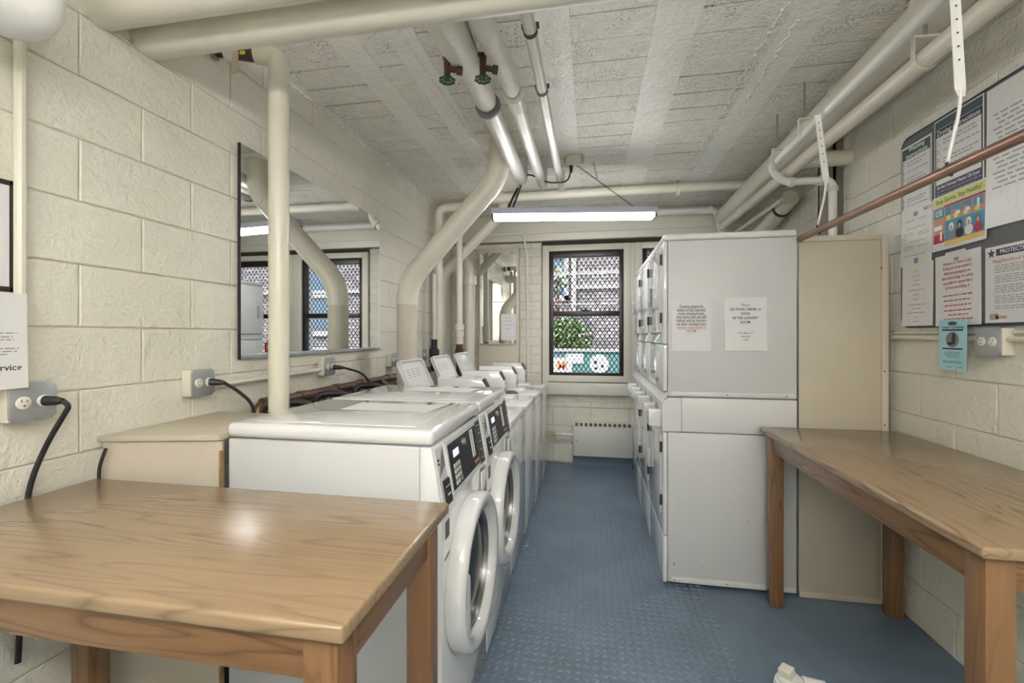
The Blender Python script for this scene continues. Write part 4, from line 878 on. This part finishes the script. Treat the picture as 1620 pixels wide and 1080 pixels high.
RP = XR-.0205
def R(y): return -y      # on the right wall u runs towards -Y
# washing instructions
t, pa, ba, tx, _ = paper('-X', RP, R(2.552), R(2.352), 2.035, 2.355, 'washing_poster', 'Washing Instructions sheet at the top left of the notice board', 'paperd')
pa(.03, .80, .97, .97, 'teal'); pa(.03, .03, .055, .8, 'teal'); pa(.955, .03, .97, .8, 'teal')
tx('Washing\nInstructions', .030, .52, .885, 'paintwhite', bold=.015)
for i, b_ in enumerate((.74, .60, .50, .36, .27, .17, .07)): tx('%d.' % (i+1), .022, .10, b_, 'ink')
ba([(.2, .85, .74), (.2, .7, .69), (.2, .9, .60), (.2, .75, .50), (.2, .85, .45), (.2, .9, .36), (.2, .6, .27), (.2, .85, .17), (.2, .8, .13), (.2, .9, .07)], 'inkgrey')
# drying instructions
t, pa, ba, tx, _ = paper('-X', RP, R(2.335), R(2.075), 2.02, 2.39, 'drying_poster', 'Drying Instructions sheet behind the strap on the notice board', 'paperd')
pa(.02, .885, .98, .985, 'teal'); pa(.02, .79, .98, .88, 'navy'); pa(.02, .2, .045, .79, 'navy'); pa(.955, .2, .98, .79, 'navy'); pa(.02, .03, .98, .21, 'navy')
tx('Drying Instructions', .030, .5, .83, 'paintwhite', bold=.012, shear=.15, width=.225)
tx('Do Not Overload Washer OR Dryer', .02, .5, .17, 'paintwhite', bold=.012, width=.225)
ba([(.06, .95, .12), (.06, .85, .08)], 'inkgrey', d=.0016)
for i, b_ in enumerate((.71, .61, .51, .41, .28)): tx('%d.' % (i+1), .024, .10, b_, 'ink')
ba([(.2, .85, .73), (.2, .9, .69), (.2, .92, .61), (.2, .9, .51), (.2, .8, .47), (.2, .9, .41), (.2, .7, .28)], 'inkgrey')
# big laminated notice at right
t, pa, ba, tx, _ = paper('-X', RP, R(2.062), R(1.55), 1.84, 2.385, 'laminated_notice', 'large glossy laminated notice at the top right of the board', 'paperd', lift=.008)
ba([(.30, .8, .92), (.35, .75, .88)], 'ink', th=.008); ba([(.06+.02*(k % 3), .93, .80-k*.035) for k in range(16)], 'inkgrey', th=.005)
# sheets left column
t, pa, ba, tx, _ = paper('-X', RP-.001, R(2.552), R(2.345), 1.76, 2.035, 'plain_notice', 'crumpled plastic-sleeved sheet below the washing instructions', 'paperd', lift=.004)
tx('NOT', .022, .86, .93, 'ink'); ba([(.15, .45, .80), (.55, .85, .80), (.2, .8, .66), (.1, .42, .58), (.1, .42, .54), (.55, .9, .56), (.55, .9, .52), (.3, .75, .42), (.1, .42, .34), (.1, .42, .30), (.55, .9, .32), (.1, .8, .18)], 'inkgrey', th=.006)
pa(.42, .86, .55, .94, 'inkgrey', 'seal'); pa(.44, .03, .57, .12, 'inkgrey', 'seal')
t, pa, ba, tx, _ = paper('-X', RP-.001, R(2.545), R(2.340), 1.465, 1.765, 'plain_notice', 'white sheet with centred red lines at the lower left of the board', 'paper', lift=.003)
ba([(.33, .6, .80), (.38, .58, .73), (.36, .6, .66), (.22, .76, .58), (.36, .58, .50), (.38, .55, .43), (.2, .78, .34), (.33, .62, .28), (.18, .8, .21), (.42, .52, .14), (.36, .58, .07)], 'inkred', th=.005); pa(.38, .86, .52, .89, 'yellow', 'yellow_mark')
# stop germs
t, pa, ba, tx, P_ = paper('-X', RP-.003, R(2.338), R(2.055), 1.80, 2.045, 'health_poster', 'colourful Stop Germs Stay Healthy poster on the notice board', 'paper', lift=.006, tilt=.02)
pa(.02, .82, .98, .97, 'lime'); tx('Stop Germs, Stay Healthy!', .028, .5, .895, 'ink', bold=.005, width=.24)
pa(.02, .14, .98, .80, 'skin', 'orange_ground', .0010); pa(.24, .765, .98, .80, 'pred', 'red_stripe', .0014)
pa(.03, .60, .23, .77, 'pblue'); ba([(.06, .2, .73), (.06, .2, .69), (.06, .2, .65)], 'paintwhite', d=.0018, th=.010)
for a in (.26, .40, .58, .78): pa(a, .60, a+.11 if a < .3 else a+.16, .75, 'pblue', 'picture_panel'); pa(a+.02, .52, a+.1, .60, 'lime', 'picture_panel')
for a in (.42, .60): pa(a+.04, .57, a+.12, .63, 'paintwhite', 'soap_suds', .0020); pa(a, .60, a+.07, .67, 'skin', 'hand_picture', .0018)
pa(.84, .58, .88, .72, 'paintwhite', 'tap_picture', .0018); pa(.03, .14, .23, .30, 'pred', 'red_panel', .0014); pa(.04, .38, .20, .46, 'paintwhite', 'soap_suds', .0018); pa(.16, .18, .20, .34, 'paintwhite', 'bottle_picture', .0020)
pa(.25, .16, .62, .50, 'pblue', 'picture_panel', .0014); pa(.64, .16, .97, .50, 'pblue', 'picture_panel', .0014)
def blob(a, b_, ra, rb, mm, d=.0022, nm='figure_picture'):
    q = B(); q.bm.faces.new([q.bm.verts.new(P_(a+ra*math.cos(k*PI/8), b_+rb*math.sin(k*PI/8), d)) for k in range(16)]); obj(nm, q, M[mm], t, smooth=0)
for a, hair, body in ((.38, 'paintwhite', 'grey'), (.53, 'ink', 'ink'), (.70, 'paintwhite', 'paper'), (.86, 'frame', 'pred')):
    blob(a, .24, .075, .09, body); blob(a, .38, .045, .075, hair, .0024); blob(a, .36, .025, .045, 'skin', .0026)
pa(.25, .06, .97, .14, 'pyel', 'yellow_band', .0014)
t, pa, ba, tx, _ = paper('-X', RP-.001, R(2.325), R(2.085), 1.462, 1.775, 'attention_notice', 'white sheet of red bold warning text about letting people in', 'paper', lift=.003, tilt=.02)
tx('Attention all Tenants of the\nBuilding do not let anyone in\nwhile you are stepping out\nside of the building. You will be\nresponsible for anyone that is\nlet inside the building. A', .0185, .5, .70, 'inkred', bold=.02, lead=1.15, width=.165)
ba([(.18, .84, .42), (.2, .8, .35), (.22, .8, .28), (.2, .82, .21), (.3, .74, .15), (.2, .82, .09)], 'inkred', th=.009); pa(.44, .90, .54, .94, 'inkgrey', 'stamp')
pa(.25, .985, .7, 1.03, 'paperd', 'tape_strip', .002)
t, pa, ba, tx, _ = paper('-X', RP-.001, R(2.068), R(1.80), 1.468, 1.765, 'watch_notice', 'Protecting and Neighborhood Watch sheet at the lower right of the board', 'paper')
pa(.18, .87, .97, .96, 'navy'); tx('PROTECTING YOUR', .022, .6, .915, 'paintwhite', bold=.01, width=.19); tx('Neighborhood Watch', .019, .45, .80, 'inkred', bold=.01, width=.17)
st = [(.105+(.07 if k % 2 == 0 else .03)*math.sin(k*PI/5), .91+(.07 if k % 2 == 0 else .03)*math.cos(k*PI/5)) for k in range(10)]
q = B(); q.bm.faces.new([q.bm.verts.new(_(a, b_, .0015)) for a, b_ in st]); obj('star_emblem', q, M['navy'], t, smooth=0)
ba([(.16, .95, .74-k*.028-(k//4)*.02) for k in range(18)], 'inkgrey', th=.005)
pa(.08, .04, .22, .12, 'papertan', 'torn_tape'); pa(.17, .05, .35, .09, 'papertan', 'torn_tape')
t, pa, ba, tx, P_ = paper('-X', RP-.030, R(2.262), R(2.115), 1.272, 1.487, 'blue_flyer', 'light blue carpet cleaning flyer hanging below the notice board', 'blue', lift=.004, cat='flyer')
tx('CARPET CLEANING', .013, .5, .84, 'ink', bold=.02, width=.12); pa(.12, .775, .88, .805, 'ink')
blob(.5, .60, .24, .155, 'grey', .0015, 'round_picture'); blob(.55, .62, .07, .12, 'ink', .0018, 'vacuum_picture'); blob(.42, .52, .10, .03, 'ink', .0018, 'vacuum_picture'); blob(.5, .92, .17, .04, 'teal', .0015, 'oval_logo'); pa(.14, .405, .86, .435, 'ink')
ba([(.24, .78, .35), (.22, .78, .315), (.24, .76, .28), (.3, .72, .25), (.16, .84, .17), (.18, .82, .14), (.3, .5, .06), (.62, .9, .06)], 'ink', th=.005)
# notices on the dryer side
t, pa, ba, tx, _ = paper('-Y', 2.631, at(1063, 500, Y=2.62).x, at(1126, 500, Y=2.62).x, at(1090, 555, Y=2.62).z, at(1090, 472, Y=2.62).z, 'hours_notice', 'closing hours notice taped to the dryer side, the left of two', 'paper', lift=.002)
tx('Tenants please be\naware of the Laundry\nroom closing hours.\nAny items that are left\nbehind will be thrown\nout after closing hours.', .0195, .5, .682, 'ink', bold=.015, lead=1.01, width=.165)
tx('Laundry room closes at\n9:00 PM', .0185, .5, .415, 'inkred', bold=.012, lead=1.06, width=.155)
ba([(.15, .85, .818-k*.0665) for k in range(6)], 'ink', 'underline', th=.002, jag=False); ba([(.17, .83, .418), (.38, .62, .352)], 'inkred', 'underline', th=.002, jag=False)
t, pa, ba, tx, _ = paper('-Y', 2.631, at(1147, 500, Y=2.62).x, at(1214, 500, Y=2.62).x, at(1180, 555, Y=2.62).z, at(1180, 470, Y=2.62).z, 'rules_notice', 'no food drink or dogs notice on the dryer side, the right of two', 'paper', lift=.012)
tx('Please', .019, .5, .855, 'ink', shear=.2); tx('NO FOOD, DRINK, or\nDOGS\nIN THE LAUNDRY\nROOM', .0195, .5, .655, 'ink', bold=.02, lead=1.22, width=.16)
tx('4880 N. Marine Drive\nAssociation\nBoard of Directors', .0150, .5, .27, 'ink', shear=.2, lead=1.25, width=.122)
# notice on the small mirror
t, pa, ba, tx, _ = paper('-Y', 4.846, -.99, -.818, 1.365, 1.655, 'mirror_notice', 'white sheet with four red lines taped on the small mirror', 'paper')
ba([(.28, .68, .86), (.25, .75, .72), (.2, .85, .58), (.38, .62, .45)], 'inkred', th=.010)
# framed notice and sheet at the left edge
t = thing('framed_notice', 'black-framed notice at the left edge of the wall', 'framed notice', (-1.59, .85, 1.54))
obj('frame', B().box((-1.599, .60, 1.54), (-1.590, .985, 1.555), .002).box((-1.599, .60, 1.835), (-1.590, .985, 1.85), .002).box((-1.599, .965, 1.54), (-1.590, .985, 1.85), .002), M['frame'], t)
obj('sheet', B().box((-1.598, .60, 1.55), (-1.5915, .97, 1.84)), M['paper'], t, smooth=0)
t, pa, ba, tx, _ = paper('+X', -1.545, .78, .975, 1.275, 1.535, 'service_notice', 'white paper hanging under the black-framed notice', 'paper', lift=.006)
ba([(.1, .88, .58), (.1, .84, .54), (.1, .85, .51), (.1, .9, .42), (.1, .9, .39), (.1, .8, .36)], 'inkgrey', th=.006); tx('service', .024, .76, .22, 'ink', bold=.01)
# white capped floor fitting at the lower right
fp = at(1252, 1085, Z=.03)
t = thing('capped_floor_pipe', 'white painted capped pipe fitting on the floor at the lower right', 'pipe fitting', (fp.x, fp.y, 0))
ax = Vector((-.22, -.05, 1)).normalized(); og = Vector((fp.x, fp.y, .004))
obj('hub', B().lathe([(0, 0), (.050, 0), (.056, .012), (.056, .034), (.054, .036), (.050, .036), (.050, .050), (.047, .053), (.040, .053), (.038, .068), (.034, .071), (0, .071)], og, ax, 28), M['pipewhite'], t, smooth=25)
tp = og+ax*.071; ux = ax.orthogonal().normalized(); uy = ax.cross(ux)
obj('square_plug', B().prism([tp+ux*a*.023+uy*c*.023 for a, c in ((-1, -1), (1, -1), (1, 1), (-1, 1))], ax*.030, .003), M['pipe'], t, smooth=25)
obj('branch', B().tube([(fp.x+.04, fp.y-.005, .035), (fp.x+.115, fp.y-.02, .035)], .038, 20).tube([(fp.x+.11, fp.y-.02, .03), (fp.x+.35, fp.y-.07, .03)], .022, 16), M['pipewhite'], t)
